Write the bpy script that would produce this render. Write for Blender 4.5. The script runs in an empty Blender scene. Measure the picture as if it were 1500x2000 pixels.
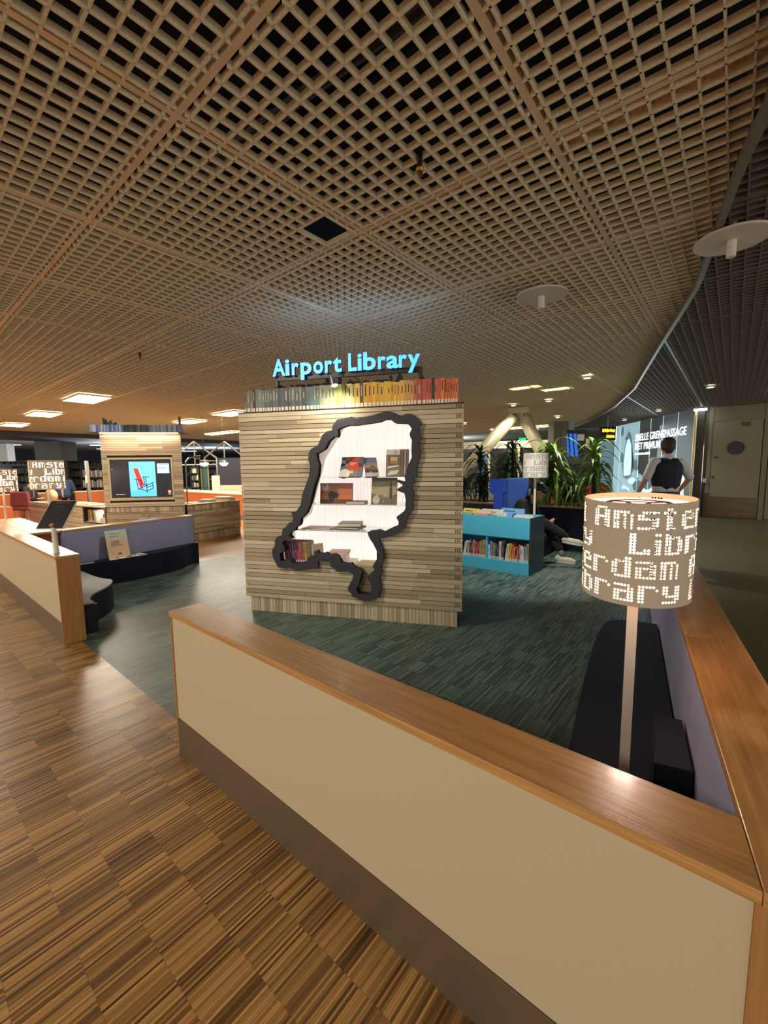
import bpy, math, random
from mathutils import Vector, Matrix, geometry
random.seed(7)
SC = bpy.context.scene
COL = SC.collection
PI = math.pi
# ---------------------------------------------------------------- camera (room axes: X along the partitions, Y into the lounge)
F_PX = 819.84
cam = bpy.data.cameras.new('camera'); cam_o = bpy.data.objects.new('camera', cam); COL.objects.link(cam_o)
cam.sensor_fit = 'VERTICAL'; cam.sensor_height = 36.0; cam.lens = F_PX / 2000 * 36.0
cam.clip_start = 0.05; cam.clip_end = 200
RIGHT = Vector((0.76941894, 0.6386635, -0.01017004)); UP = Vector((-0.06002034, 0.08814162, 0.99429805)); FWD = Vector((-0.63591827, 0.76442135, -0.10615063))
CAM = Vector((0, 0, 1.46))
cam_o.matrix_world = Matrix(((RIGHT.x, UP.x, -FWD.x, CAM.x), (RIGHT.y, UP.y, -FWD.y, CAM.y), (RIGHT.z, UP.z, -FWD.z, CAM.z), (0, 0, 0, 1)))
SC.camera = cam_o
# ---------------------------------------------------------------- view, world, lights
SC.view_settings.view_transform = 'Standard'; SC.view_settings.look = 'None'; SC.view_settings.gamma = 1.0
SC.view_settings.use_curve_mapping = False; SC.view_settings.exposure = 0.88
SC.cycles.max_bounces = 8; SC.cycles.diffuse_bounces = 4; SC.cycles.glossy_bounces = 4; SC.cycles.transmission_bounces = 6
SC.cycles.sample_clamp_indirect = 4.0; SC.cycles.caustics_reflective = False; SC.cycles.caustics_refractive = False
W = bpy.data.worlds.new('world'); SC.world = W; W.use_nodes = True
W.node_tree.nodes['Background'].inputs[0].default_value = (1.0, 0.94, 0.81, 1); W.node_tree.nodes['Background'].inputs[1].default_value = 0.55
CZ = 2.988            # underside of the ceiling runners
def lamp(name, kind, loc, power, color=(1, 0.86, 0.68), size=0.5, size_y=None, target=None, spot=None, blend=0.6):
    l = bpy.data.lights.new(name, kind); l.energy = power; l.color = color
    if kind == 'AREA':
        l.size = size
        if size_y: l.shape = 'RECTANGLE'; l.size_y = size_y
    else: l.shadow_soft_size = size
    if kind == 'SPOT': l.spot_size = spot; l.spot_blend = blend
    o = bpy.data.objects.new(name, l); COL.objects.link(o); o.location = loc
    if target is not None:
        o.rotation_euler = (Vector(target) - Vector(loc)).to_track_quat('-Z', 'Y').to_euler()
    return o
WARM = (1.0, 0.90, 0.72); COOL = (0.75, 0.88, 1.0); NEUT = (1.0, 0.93, 0.82)
# ceiling luminaires of the same rows that lie outside the frame
lamp('luminaire_light', 'AREA', (-1.2, -2.6, 2.93), 46, WARM, 1.2, 0.6)
lamp('luminaire_light', 'AREA', (-5.2, -2.4, 2.93), 46, WARM, 1.2, 0.6)
lamp('luminaire_light', 'AREA', (-8.9, 0.2, 2.93), 60, WARM, 1.2, 0.6)
# unseen spots added under the ceiling grid to brighten kiosks, bookcase and bench
lamp('fill_spot', 'SPOT', (-3.2, 0.6, 2.93), 95, WARM, 0.04, target=(-2.7, 2.9, 1.0), spot=1.2)
lamp('fill_spot', 'SPOT', (-6.6, 3.6, 2.93), 70, WARM, 0.04, target=(-8.6, 3.2, 1.3), spot=1.3)
lamp('fill_spot', 'SPOT', (-1.9, 4.3, 2.93), 150, NEUT, 0.04, target=(-2.4, 5.6, 0.2), spot=1.1)
lamp('fill_spot', 'SPOT', (-5.0, 2.9, 2.93), 60, NEUT, 0.04, target=(-6.1, 1.8, 0.4), spot=1.2)
# ---------------------------------------------------------------- materials
def lin(c):
    c = c / 255.0
    return c / 12.92 if c <= 0.04045 else ((c + 0.055) / 1.055) ** 2.4
def L3(c): return (lin(c[0]), lin(c[1]), lin(c[2]), 1)
MATS = {}
def mat(name, col, rough=0.6, metal=0.0, emit=None, es=0.0, noise=0.0, nscale=8.0, bump=0.0, stretch=None, coat=0.0, spec=0.5, trans=0.0):
    if name in MATS: return MATS[name]
    m = bpy.data.materials.new(name); m.use_nodes = True; MATS[name] = m
    nt = m.node_tree; b = nt.nodes['Principled BSDF']
    b.inputs['Base Color'].default_value = L3(col); b.inputs['Roughness'].default_value = rough; b.inputs['Metallic'].default_value = metal
    b.inputs['Specular IOR Level'].default_value = spec
    if coat: b.inputs['Coat Weight'].default_value = coat; b.inputs['Coat Roughness'].default_value = 0.12
    if trans: b.inputs['Transmission Weight'].default_value = trans
    if emit: b.inputs['Emission Color'].default_value = L3(emit); b.inputs['Emission Strength'].default_value = es
    if noise or bump:
        tc = nt.nodes.new('ShaderNodeTexCoord'); mp = nt.nodes.new('ShaderNodeMapping'); nt.links.new(tc.outputs['Object'], mp.inputs[0])
        if stretch: mp.inputs['Scale'].default_value = stretch
        n = nt.nodes.new('ShaderNodeTexNoise'); n.inputs['Scale'].default_value = nscale; n.inputs['Detail'].default_value = 5; n.inputs['Roughness'].default_value = 0.65
        nt.links.new(mp.outputs[0], n.inputs['Vector'])
        if noise:
            r = nt.nodes.new('ShaderNodeMapRange'); r.inputs[1].default_value = 0.28; r.inputs[2].default_value = 0.72
            r.inputs[3].default_value = 1 - noise; r.inputs[4].default_value = 1 + noise
            nt.links.new(n.outputs['Fac'], r.inputs[0])
            mx = nt.nodes.new('ShaderNodeMix'); mx.data_type = 'RGBA'; mx.blend_type = 'MULTIPLY'; mx.inputs[0].default_value = 1
            mx.inputs[6].default_value = L3(col); nt.links.new(r.outputs[0], mx.inputs[7]); nt.links.new(mx.outputs[2], b.inputs['Base Color'])
        if bump:
            bp = nt.nodes.new('ShaderNodeBump'); bp.inputs['Strength'].default_value = bump; bp.inputs['Distance'].default_value = 0.01
            nt.links.new(n.outputs['Fac'], bp.inputs['Height']); nt.links.new(bp.outputs[0], b.inputs['Normal'])
    return m
def tint_mat(name, dark, light, rough=0.35, grain=(60, 6, 60), objvar=0.25, coat=0.0, bump=0.05, wear=0.0, amp=0.14):
    """per-strip colour from the 'tint' attribute, shifted a little per object, with fine grain"""
    m = bpy.data.materials.new(name); m.use_nodes = True; MATS[name] = m; nt = m.node_tree; b = nt.nodes['Principled BSDF']
    at = nt.nodes.new('ShaderNodeAttribute'); at.attribute_name = 'tint'
    oi = nt.nodes.new('ShaderNodeObjectInfo'); tc = nt.nodes.new('ShaderNodeTexCoord')
    geo = nt.nodes.new('ShaderNodeNewGeometry')
    mp = nt.nodes.new('ShaderNodeMapping'); mp.inputs['Scale'].default_value = grain; nt.links.new(geo.outputs['Position'], mp.inputs[0])
    n = nt.nodes.new('ShaderNodeTexNoise'); n.inputs['Scale'].default_value = 1.0; n.inputs['Detail'].default_value = 4; nt.links.new(mp.outputs[0], n.inputs['Vector'])
    def mth(op, a, bb):
        x = nt.nodes.new('ShaderNodeMath'); x.operation = op
        for i, v in enumerate((a, bb)):
            if isinstance(v, (int, float)): x.inputs[i].default_value = v
            else: nt.links.new(v, x.inputs[i])
        return x.outputs[0]
    s = mth('ADD', at.outputs['Fac'], mth('MULTIPLY', mth('SUBTRACT', oi.outputs['Random'], 0.5), objvar))
    s = mth('ADD', s, mth('MULTIPLY', mth('SUBTRACT', n.outputs['Fac'], 0.5), amp * 2))
    n2 = nt.nodes.new('ShaderNodeTexNoise'); n2.inputs['Scale'].default_value = 1.1; nt.links.new(geo.outputs['Position'], n2.inputs['Vector'])
    s = mth('ADD', s, mth('MULTIPLY', mth('SUBTRACT', n2.outputs['Fac'], 0.5), 0.35))
    mx = nt.nodes.new('ShaderNodeMix'); mx.data_type = 'RGBA'; mx.clamp_factor = True
    nt.links.new(s, mx.inputs[0]); mx.inputs[6].default_value = L3(dark); mx.inputs[7].default_value = L3(light)
    nt.links.new(mx.outputs[2], b.inputs['Base Color'])
    rr = nt.nodes.new('ShaderNodeMapRange'); rr.inputs[3].default_value = rough - 0.03; rr.inputs[4].default_value = rough + 0.05
    nt.links.new(n2.outputs['Fac'], rr.inputs[0]); nt.links.new(rr.outputs[0], b.inputs['Roughness'])
    if bump:
        bp = nt.nodes.new('ShaderNodeBump'); bp.inputs['Strength'].default_value = bump; bp.inputs['Distance'].default_value = 0.002
        nt.links.new(n.outputs['Fac'], bp.inputs['Height']); nt.links.new(bp.outputs[0], b.inputs['Normal'])
    return m
def wood_mat(name, col, grain, rough=0.3, coat=0.15, amt=0.16):
    return mat(name, col, rough, 0, noise=amt, nscale=1.0, stretch=grain, bump=0.06, coat=coat)
M_capx = wood_mat('cap_wood_along_x', (192, 142, 86), (3.5, 80, 80), amt=0.27)
M_capz = wood_mat('cap_wood_upright', (176, 126, 76), (60, 60, 3), amt=0.24)
M_cream = mat('cream_laminate', (206, 190, 158), 0.45, noise=0.025, nscale=140)
M_lav = mat('lavender_felt', (150, 150, 180), 0.95, noise=0.07, nscale=60, bump=0.15)
M_kick = mat('brushed_bronze_metal', (138, 120, 100), 0.40, 0.65, noise=0.10, nscale=3, stretch=(1, 1, 40))
M_navy = mat('navy_lacquer', (24, 28, 44), 0.6, spec=0.3, noise=0.06, nscale=4)
M_navy2 = mat('black_lacquer', (14, 14, 18), 0.45)
M_greytop = mat('grey_seat_top', (164, 166, 164), 0.8, noise=0.08, nscale=30)
M_fin = mat('speckled_beige_fin', (228, 216, 186), 0.75, noise=0.24, nscale=160)
M_runner = mat('beige_runner', (232, 214, 186), 0.6, noise=0.08, nscale=25)
M_dfin = mat('dark_grey_fin', (122, 114, 104), 0.55, noise=0.15, nscale=120)
M_drun = mat('grey_runner', (128, 134, 138), 0.4, 0.3)
M_void = mat('black_plenum', (5, 5, 5), 0.95)
M_pipe = mat('plenum_pipe', (58, 50, 40), 0.4, 0.6)
M_foil = mat('copper_foil', (255, 196, 168), 0.45, 0.1, noise=0.5, nscale=35, bump=1.0)
M_strip = mat('aluminium_strip', (150, 142, 128), 0.4, 0.6)
M_white = mat('white_paint', (228, 224, 214), 0.5)
M_offw = mat('warm_white_metal', (222, 208, 192), 0.4)
M_black = mat('matt_black', (16, 16, 18), 0.6)
M_dark = mat('dark_frame', (30, 29, 34), 0.5)
M_map = mat('charcoal_map_board', (48, 47, 56), 0.7, noise=0.08, nscale=40)
M_paper = mat('paper', (232, 226, 212), 0.8)
M_page = mat('page_edges', (226, 216, 194), 0.85, noise=0.06, nscale=200)
M_sticker = mat('sticker_white', (224, 214, 196), 0.7)
M_ink = mat('dark_ink', (40, 36, 34), 0.7)
M_steel = mat('brushed_steel', (170, 168, 160), 0.3, 0.9)
M_grey = mat('grey_plaster', (120, 120, 116), 0.8, noise=0.05, nscale=5)
M_teal = mat('teal_laminate', (84, 192, 228), 0.45)
M_royal = mat('royal_blue_felt', (24, 58, 158), 0.85)
M_orange = mat('orange_panel', (184, 98, 44), 0.5)
M_creamtop = mat('cream_ledge', (214, 198, 150), 0.5)
M_skin = mat('skin', (190, 138, 110), 0.55)
M_hairb = mat('brown_hair', (58, 44, 34), 0.6)
M_hairk = mat('black_hair', (16, 14, 14), 0.45)
M_shirt = mat('white_cotton', (214, 212, 216), 0.85)
M_vest = mat('navy_waistcoat', (26, 30, 46), 0.8)
M_trous = mat('dark_trousers', (15, 15, 18), 0.85)
M_coat = mat('black_coat', (12, 11, 12), 0.85)
M_shoe = mat('pale_trainer', (204, 200, 180), 0.7)
M_leaf = mat('dracaena_leaf', (112, 150, 58), 0.4, noise=0.25, nscale=9)
M_leaf2 = mat('dark_leaf', (44, 72, 38), 0.4, noise=0.25, nscale=9)
M_stem = mat('plant_stem', (74, 62, 44), 0.8)
M_soil = mat('soil', (26, 22, 18), 0.95)
M_glow = mat('shelf_backlight', (255, 240, 232), 0.6, emit=(255, 242, 234), es=0.5)
M_inwhite = mat('white_cabinet', (236, 228, 222), 0.6)
M_lum = mat('luminaire_diffuser', (255, 246, 226), 0.5, emit=(255, 240, 206), es=7.0)
M_lumc = mat('cool_luminaire', (240, 248, 255), 0.5, emit=(226, 240, 255), es=5.0)
M_lens = mat('downlight_lens', (255, 246, 226), 0.5, emit=(255, 240, 214), es=12.0)
M_bulb = mat('lamp_bulb', (255, 230, 214), 0.5, emit=(255, 206, 176), es=20.0)
M_shade = mat('perforated_shade', (206, 190, 168), 0.6)
M_sign = mat('sky_blue_letter_face', (80, 170, 255), 0.5, emit=(88, 178, 255), es=0.8)
M_signside = mat('sign_letter_side', (22, 40, 92), 0.5, emit=(20, 44, 150), es=0.25)
def rgb(name, c, rough=0.6, **k): return mat(name, c, rough, **k)
# glass
def glass(name, col, rough=0.02):
    m = mat(name, col, rough, trans=1.0); m.node_tree.nodes['Principled BSDF'].inputs['IOR'].default_value = 1.45; return m
M_glass = glass('shelf_glass', (214, 240, 232))
# translucent sheet for the lamp tops
m = bpy.data.materials.new('lamp_diffuser'); m.use_nodes = True; MATS['lamp_diffuser'] = m; nt = m.node_tree; nt.nodes.remove(nt.nodes['Principled BSDF'])
tr = nt.nodes.new('ShaderNodeBsdfTranslucent'); tr.inputs[0].default_value = (0.95, 0.85, 0.75, 1); df_ = nt.nodes.new('ShaderNodeBsdfDiffuse'); df_.inputs[0].default_value = (0.9, 0.84, 0.78, 1); ms_ = nt.nodes.new('ShaderNodeMixShader'); nt.links.new(tr.outputs[0], ms_.inputs[1]); nt.links.new(df_.outputs[0], ms_.inputs[2]); nt.links.new(ms_.outputs[0], nt.nodes['Material Output'].inputs[0]); M_diff = m
M_parq = tint_mat('oak_strip_parquet', (72, 46, 21), (200, 150, 90), 0.34, (150, 9, 150), 0.08)
M_green = tint_mat('green_stained_parquet', (26, 44, 42), (104, 126, 118), 0.42, (150, 9, 150), 0.06)
M_slat = tint_mat('weathered_slat', (150, 133, 109), (206, 190, 162), 0.7, (5, 5, 90), 0.25, bump=0.1)
M_slat2 = M_slat
# ---------------------------------------------------------------- mesh builder
class MB:
    def __init__(s): s.v = []; s.f = []; s.m = []; s.t = []; s.tv = 0.5
    def add(s, vs, fs, mi=0):
        o = len(s.v); s.v += [tuple(v) for v in vs]; s.t += [s.tv] * len(vs)
        for f in fs: s.f.append(tuple(i + o for i in f)); s.m.append(mi)
        return s
    def box(s, x0, x1, y0, y1, z0, z1, mi=0):
        return s.add([(x0, y0, z0), (x1, y0, z0), (x1, y1, z0), (x0, y1, z0), (x0, y0, z1), (x1, y0, z1), (x1, y1, z1), (x0, y1, z1)],
                     [(0, 3, 2, 1), (4, 5, 6, 7), (0, 1, 5, 4), (1, 2, 6, 5), (2, 3, 7, 6), (3, 0, 4, 7)], mi)
    def hexa(s, p, mi=0):  # 8 points, bottom ring then top ring
        return s.add(p, [(0, 3, 2, 1), (4, 5, 6, 7), (0, 1, 5, 4), (1, 2, 6, 5), (2, 3, 7, 6), (3, 0, 4, 7)], mi)
    def prism(s, pts, z0, z1, mi=0):
        n = len(pts)
        a = sum(pts[i][0] * pts[(i + 1) % n][1] - pts[(i + 1) % n][0] * pts[i][1] for i in range(n))
        if a < 0: pts = pts[::-1]
        vs = [(x, y, z0) for x, y in pts] + [(x, y, z1) for x, y in pts]
        return s.add(vs, [tuple(range(n))[::-1], tuple(range(n, 2 * n))] + [(i, (i + 1) % n, n + (i + 1) % n, n + i) for i in range(n)], mi)
    def prism_y(s, pts, y0, y1, mi=0):  # outline in x,z
        n = len(pts)
        a = sum(pts[i][0] * pts[(i + 1) % n][1] - pts[(i + 1) % n][0] * pts[i][1] for i in range(n))
        if a < 0: pts = pts[::-1]
        vs = [(x, y0, z) for x, z in pts] + [(x, y1, z) for x, z in pts]
        return s.add(vs, [tuple(range(n)), tuple(range(n, 2 * n))[::-1]] + [((i + 1) % n, i, n + i, n + (i + 1) % n) for i in range(n)], mi)
    def flat(s, pts, y, mi=0):  # flat print in x,z facing -y
        n = len(pts)
        a = sum(pts[i][0] * pts[(i + 1) % n][1] - pts[(i + 1) % n][0] * pts[i][1] for i in range(n))
        if a < 0: pts = pts[::-1]
        return s.add([(x, y, z) for x, z in pts], [tuple(range(n))], mi)
    def frect(s, x0, x1, z0, z1, y, mi=0): return s.flat([(x0, z0), (x1, z0), (x1, z1), (x0, z1)], y, mi)
    def cyl(s, p0, p1, r0, r1=None, n=12, mi=0, caps=True):
        r1 = r0 if r1 is None else r1; p0 = Vector(p0); p1 = Vector(p1); d = (p1 - p0).normalized()
        a = d.orthogonal().normalized(); b = d.cross(a)
        vs = []
        for p, r in ((p0, r0), (p1, r1)):
            for i in range(n):
                t = 2 * PI * i / n; vs.append(p + r * (math.cos(t) * a + math.sin(t) * b))
        fs = [(i, (i + 1) % n, n + (i + 1) % n, n + i) for i in range(n)]
        if caps: fs += [tuple(range(n))[::-1], tuple(range(n, 2 * n))]
        return s.add(vs, fs, mi)
    def tube(s, path, r, n=8, mi=0):
        path = [Vector(p) for p in path]; rings = []
        up = None
        for i, p in enumerate(path):
            d = (path[min(i + 1, len(path) - 1)] - path[max(i - 1, 0)]).normalized()
            a = d.orthogonal().normalized() if up is None else (up - up.dot(d) * d).normalized()
            up = a; b = d.cross(a); rr = r[i] if isinstance(r, (list, tuple)) else r
            rings.append([p + rr * (math.cos(2 * PI * k / n) * a + math.sin(2 * PI * k / n) * b) for k in range(n)])
        vs = [v for ring in rings for v in ring]
        fs = [(i * n + k, i * n + (k + 1) % n, (i + 1) * n + (k + 1) % n, (i + 1) * n + k) for i in range(len(path) - 1) for k in range(n)]
        fs += [tuple(range(n))[::-1], tuple(range((len(path) - 1) * n, len(path) * n))]
        return s.add(vs, fs, mi)
    def lathe(s, prof, n=24, mi=0, c=(0, 0, 0), sx=1, sy=1):
        vs = [(c[0] + sx * r * math.cos(2 * PI * k / n), c[1] + sy * r * math.sin(2 * PI * k / n), c[2] + z) for r, z in prof for k in range(n)]
        fs = [(i * n + k, i * n + (k + 1) % n, (i + 1) * n + (k + 1) % n, (i + 1) * n + k) for i in range(len(prof) - 1) for k in range(n)]
        return s.add(vs, fs, mi)
    def ball(s, c, r, mi=0, n=12, m=8):
        rx, ry, rz = r if isinstance(r, (tuple, list)) else (r, r, r)
        vs = []
        for i in range(m + 1):
            ph = -PI / 2 + PI * i / m
            for k in range(n):
                t = 2 * PI * k / n; vs.append((c[0] + rx * math.cos(ph) * math.cos(t), c[1] + ry * math.cos(ph) * math.sin(t), c[2] + rz * math.sin(ph)))
        return s.add(vs, [(i * n + k, i * n + (k + 1) % n, (i + 1) * n + (k + 1) % n, (i + 1) * n + k) for i in range(m) for k in range(n)], mi)
    def mesh(s, name, mats):
        me = bpy.data.meshes.new(name); me.from_pydata(s.v, [], s.f)
        for m_ in (mats if isinstance(mats, (list, tuple)) else [mats]): me.materials.append(m_)
        me.polygons.foreach_set('material_index', s.m)
        if len(set(s.t)) > 1 or s.tv != 0.5:
            a = me.attributes.new('tint', 'FLOAT', 'POINT'); a.data.foreach_set('value', s.t)
        me.update(); return me
    def build(s, name, mats, parent=None, loc=(0, 0, 0), rotz=0.0, smooth=False, bevel=0.0, rot=None):
        return link(name, s.mesh(name, mats), parent, loc, rotz, smooth, bevel, rot)
def link(name, me, parent=None, loc=(0, 0, 0), rotz=0.0, smooth=False, bevel=0.0, rot=None):
    o = bpy.data.objects.new(name, me); COL.objects.link(o); o.location = loc; o.rotation_euler = rot if rot else (0, 0, rotz)
    if parent: o.parent = parent
    if smooth:
        me.polygons.foreach_set('use_smooth', [True] * len(me.polygons))
    if bevel:
        b = o.modifiers.new('bevel', 'BEVEL'); b.width = bevel; b.segments = 2; b.limit_method = 'ANGLE'
    return o
def tag(o, label=None, cat=None, group=None, kind=None):
    if label: o['label'] = label
    if cat: o['category'] = cat
    if group: o['group'] = group
    if kind: o['kind'] = kind
    return o
def thing(name, label, cat, loc=(0, 0, 0), rotz=0.0, group=None, rot=None):
    o = bpy.data.objects.new(name, None); COL.objects.link(o); o.location = loc; o.rotation_euler = rot if rot else (0, 0, rotz); o.empty_display_size = 0.1
    return tag(o, label, cat, group)
def struct(o): o['kind'] = 'structure'; return o
def text_mb(body, cap, width=None, depth=0.0, bold=0.0, mi=0, align='L'):
    """lettering as geometry in x,z facing -y; cap = capital height"""
    def raw(t):
        cu = bpy.data.curves.new('lettering', 'FONT'); cu.body = t; cu.size = 1.0; cu.offset = bold; cu.resolution_u = 3
        ob = bpy.data.objects.new('lettering', cu); COL.objects.link(ob)
        dg = bpy.context.evaluated_depsgraph_get(); me = bpy.data.meshes.new_from_object(ob.evaluated_get(dg))
        v = [tuple(x.co) for x in me.vertices]; f = [tuple(p.vertices) for p in me.polygons]
        e = {}
        for p in me.polygons:
            vs = list(p.vertices)
            for i in range(len(vs)):
                a, b = vs[i], vs[(i + 1) % len(vs)]
                e[(a, b)] = 1
        bd = [k for k in e if (k[1], k[0]) not in e]
        bpy.data.objects.remove(ob); bpy.data.curves.remove(cu); bpy.data.meshes.remove(me)
        return v, f, bd
    if not hasattr(text_mb, 'cap'):
        vv, _, _ = raw('H'); text_mb.cap = max(p[1] for p in vv)
    v, f, bd = raw(body); k = cap / text_mb.cap
    x0 = min(p[0] for p in v); x1 = max(p[0] for p in v); kx = (width / (x1 - x0)) if width else k
    off = {'L': 0, 'C': -(x1 - x0) * kx / 2, 'R': -(x1 - x0) * kx}[align]
    mb = MB(); mb.w = (x1 - x0) * kx
    P = [((p[0] - x0) * kx + off, p[1] * k) for p in v]
    mb.add([(x, 0, z) for x, z in P], f, mi)
    if depth:
        n = len(P); mb.add([(x, 0, z) for x, z in P] + [(x, depth, z) for x, z in P], [(b, a, a + n, b + n) for a, b in bd] , mi + 1)
        mb.add([(x, depth, z) for x, z in P], [g[::-1] for g in f], mi + 1)
    return mb
def merge(dst, src, off=(0, 0, 0), mi=None):
    dst.add([(p[0] + off[0], p[1] + off[1], p[2] + off[2]) for p in src.v], [], 0); o = len(dst.v) - len(src.v)
    for f, m_ in zip(src.f, src.m): dst.f.append(tuple(i + o for i in f)); dst.m.append(m_ if mi is None else mi)
ONES = 'first second third fourth fifth sixth seventh eighth ninth tenth eleventh twelfth thirteenth fourteenth fifteenth sixteenth seventeenth eighteenth nineteenth'.split()
TENS = {2: ('twentieth', 'twenty'), 3: ('thirtieth', 'thirty'), 4: ('fortieth', 'forty'), 5: ('fiftieth', 'fifty'), 6: ('sixtieth', 'sixty'), 7: ('seventieth', 'seventy')}
def ordi(n):
    if n < 20: return ONES[n - 1]
    t, r = divmod(n, 10); return TENS[t][0] if r == 0 else TENS[t][1] + '-' + ONES[r - 1]
def copy_tree(o, parent=None):
    c = o.copy(); COL.objects.link(c)
    if parent: c.parent = parent
    for ch in list(o.children): copy_tree(ch, c)
    return c
def proj(p):
    d = Vector(p) - CAM; z = d.dot(FWD)
    if z < 0.05: return None
    return 750 + F_PX * d.dot(RIGHT) / z, 1000 - F_PX * d.dot(UP) / z, z
def seen(p, m=60):
    q = proj(p); return q is not None and -m < q[0] < 1500 + m and -m < q[1] < 2000 + m
# ================================================================ SETTING
# ---- floors
FRONT_Y0, FRONT_Y1, PH = 0.878, 1.04, 0.755
def block_mesh(name, m_, n=20, L=0.16, Wd=0.16):
    mb = MB(); w = Wd / n; last = random.random()
    for i in range(n):
        r = random.random(); t = 0.06 + 0.88 * (0.85 * r + 0.15 * random.random())
        if random.random() < 0.12: t = random.choice((0.05, 1.0))
        mb.tv = t; dz = random.uniform(-0.0004, 0.0); g = 0.0003
        mb.add([(i * w + g, 0.0004, dz), ((i + 1) * w - g, 0.0004, dz), ((i + 1) * w - g, L - 0.0004, dz), (i * w + g, L - 0.0004, dz)], [(0, 1, 2, 3)])
    mb.tv = 0.0; mb.box(0, Wd, 0, L, -0.012, -0.001)
    return mb.mesh(name, m_)
def blocked(p):
    # does a low partition or the map kiosk stand between the camera and this floor point
    for y, xa, xb, h in ((0.96, -2.14, 0.1, 0.755), (0.96, -8.3, -4.24, 0.755)):
        if p[1] > y:
            t = y / p[1]; x = p[0] * t; z = 1.46 * (1 - t)
            if xa < x < xb and z < h: return True
    a = Vector((-3.77, 2.374)); b = Vector((-1.867, 3.276)); q = Vector((p[0], p[1]))
    def side(u, v, w): return (v.x - u.x) * (w.y - u.y) - (v.y - u.y) * (w.x - u.x)
    o = Vector((0, 0))
    if side(a, b, o) * side(a, b, q) < 0 and side(o, q, a) * side(o, q, b) < 0: return True
    return False
def parquet(floor_o, m_, name, inside, x0, x1, y0, y1, far, ymax_clip=None, nvar=10, ymin_clip=None):
    B = 0.16; vars_ = [block_mesh(name, m_) for _ in range(nvar)]
    cells = []
    i0, i1 = math.floor(x0 / B), math.ceil(x1 / B); j0, j1 = math.floor((y0 - 0.7415) / B), math.ceil((y1 - 0.7415) / B)
    for i in range(i0, i1):
        for j in range(j0, j1):
            x = i * B; y = 0.7415 + j * B; c = (x + B / 2, y + B / 2, 0)
            if not inside(c[0], c[1]): continue
            d = math.hypot(c[0], c[1])
            if d > far: continue
            q = proj(c)
            if q is None or not seen(c, 90): continue
            cells.append((blocked(c), d, x, y))
    cells.sort()
    for k, (bl, d, x, y) in enumerate(cells[:300]):
        o = link(name, random.choice(vars_), floor_o, (x, y, 0))
        if random.random() < 0.5: o.location = (x + B, y + B, 0); o.rotation_euler = (0, 0, PI)
        if ymax_clip and y + B > ymax_clip:
            o.rotation_euler = (0, 0, 0); o.location = (x, y, 0); o.scale = (1, (ymax_clip - y) / B, 1)
        if ymin_clip and y < ymin_clip:
            o.rotation_euler = (0, 0, 0); o.location = (x, ymin_clip, 0); o.scale = (1, (y + B - ymin_clip) / B, 1)
    st = MB()
    for bl, d, x, y in cells[300:]:
        n = 20 if d < 3.2 else 10; w = B / n; base = random.uniform(-0.08, 0.08); ye = min(y + B, ymax_clip) if ymax_clip else y + B
        if ymin_clip: y = max(y, ymin_clip)
        for s in range(n):
            st.tv = min(1, max(0, base + 0.06 + 0.88 * random.random()))
            st.add([(x + s * w, y, -0.0003), (x + (s + 1) * w, y, -0.0003), (x + (s + 1) * w, ye, -0.0003), (x + s * w, ye, -0.0003)], [(0, 1, 2, 3)])
    if st.v: tag(st.build(name + '_field', m_, floor_o), kind='stuff')
def rp(y): return 0.041 - 0.1655 * (y - 1.122)          # inner face line of the long side partition
def lavx(y): return -6.072 - 0.1797 * (y - 1.388)       # face line of the opposite felt wall
fb = MB(); fb.box(-46, 4, -8, 44, -0.15, -0.0012); base = struct(fb.build('floor', mat('dark_subfloor', (40, 34, 28), 0.5)))
def wood_in(x, y): return (y < 1.0 and x < 0.5) or (x < -6.47 and y < 14)
wf = MB(); wf.tv = 0.45
wf.prism([(-46, -8), (4, -8), (4, 1.0), (-6.46, 1.0), (-6.46, 14), (-46, 14)], -0.10, -0.0009)
wood = struct(wf.build('floor', mat('oak_floor_far', (150, 104, 60), 0.36, noise=0.2, nscale=1.0, stretch=(26, 4, 4))))
parquet(wood, M_parq, 'parquet_block', lambda x, y: y < 1.0 and x < 0.45 and not (-2.14 < x and y > 0.86), -9, 1, -2.0, 1.0, 7.5, ymax_clip=1.0)
gf = MB(); gf.tv = 0.4
gf.prism([(-6.46, 1.0), (0.06, 1.0), (-1.0, 7.6), (-6.46, 7.6)], -0.10, -0.0009)
green = struct(gf.build('floor', mat('green_floor_far', (60, 80, 74), 0.45, noise=0.25, nscale=1.0, stretch=(30, 3, 3))))
parquet(green, M_green, 'green_parquet_block', lambda x, y: y > 0.95 and y < 7.5 and x > -6.4 and x < rp(y) - 0.03, -6.5, 0.2, 0.9, 7.6, 8.5, ymin_clip=1.0)
df = MB(); df.prism([(0.2, 1.0), (4, 1.0), (4, 20), (-4.5, 20), (-6.46, 14), (-6.46, 7.6), (-1.0, 7.6)], -0.10, -0.0008)
struct(df.build('floor', mat('mottled_olive_floor', (108, 100, 66), 0.32, noise=0.45, nscale=26)))
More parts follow.
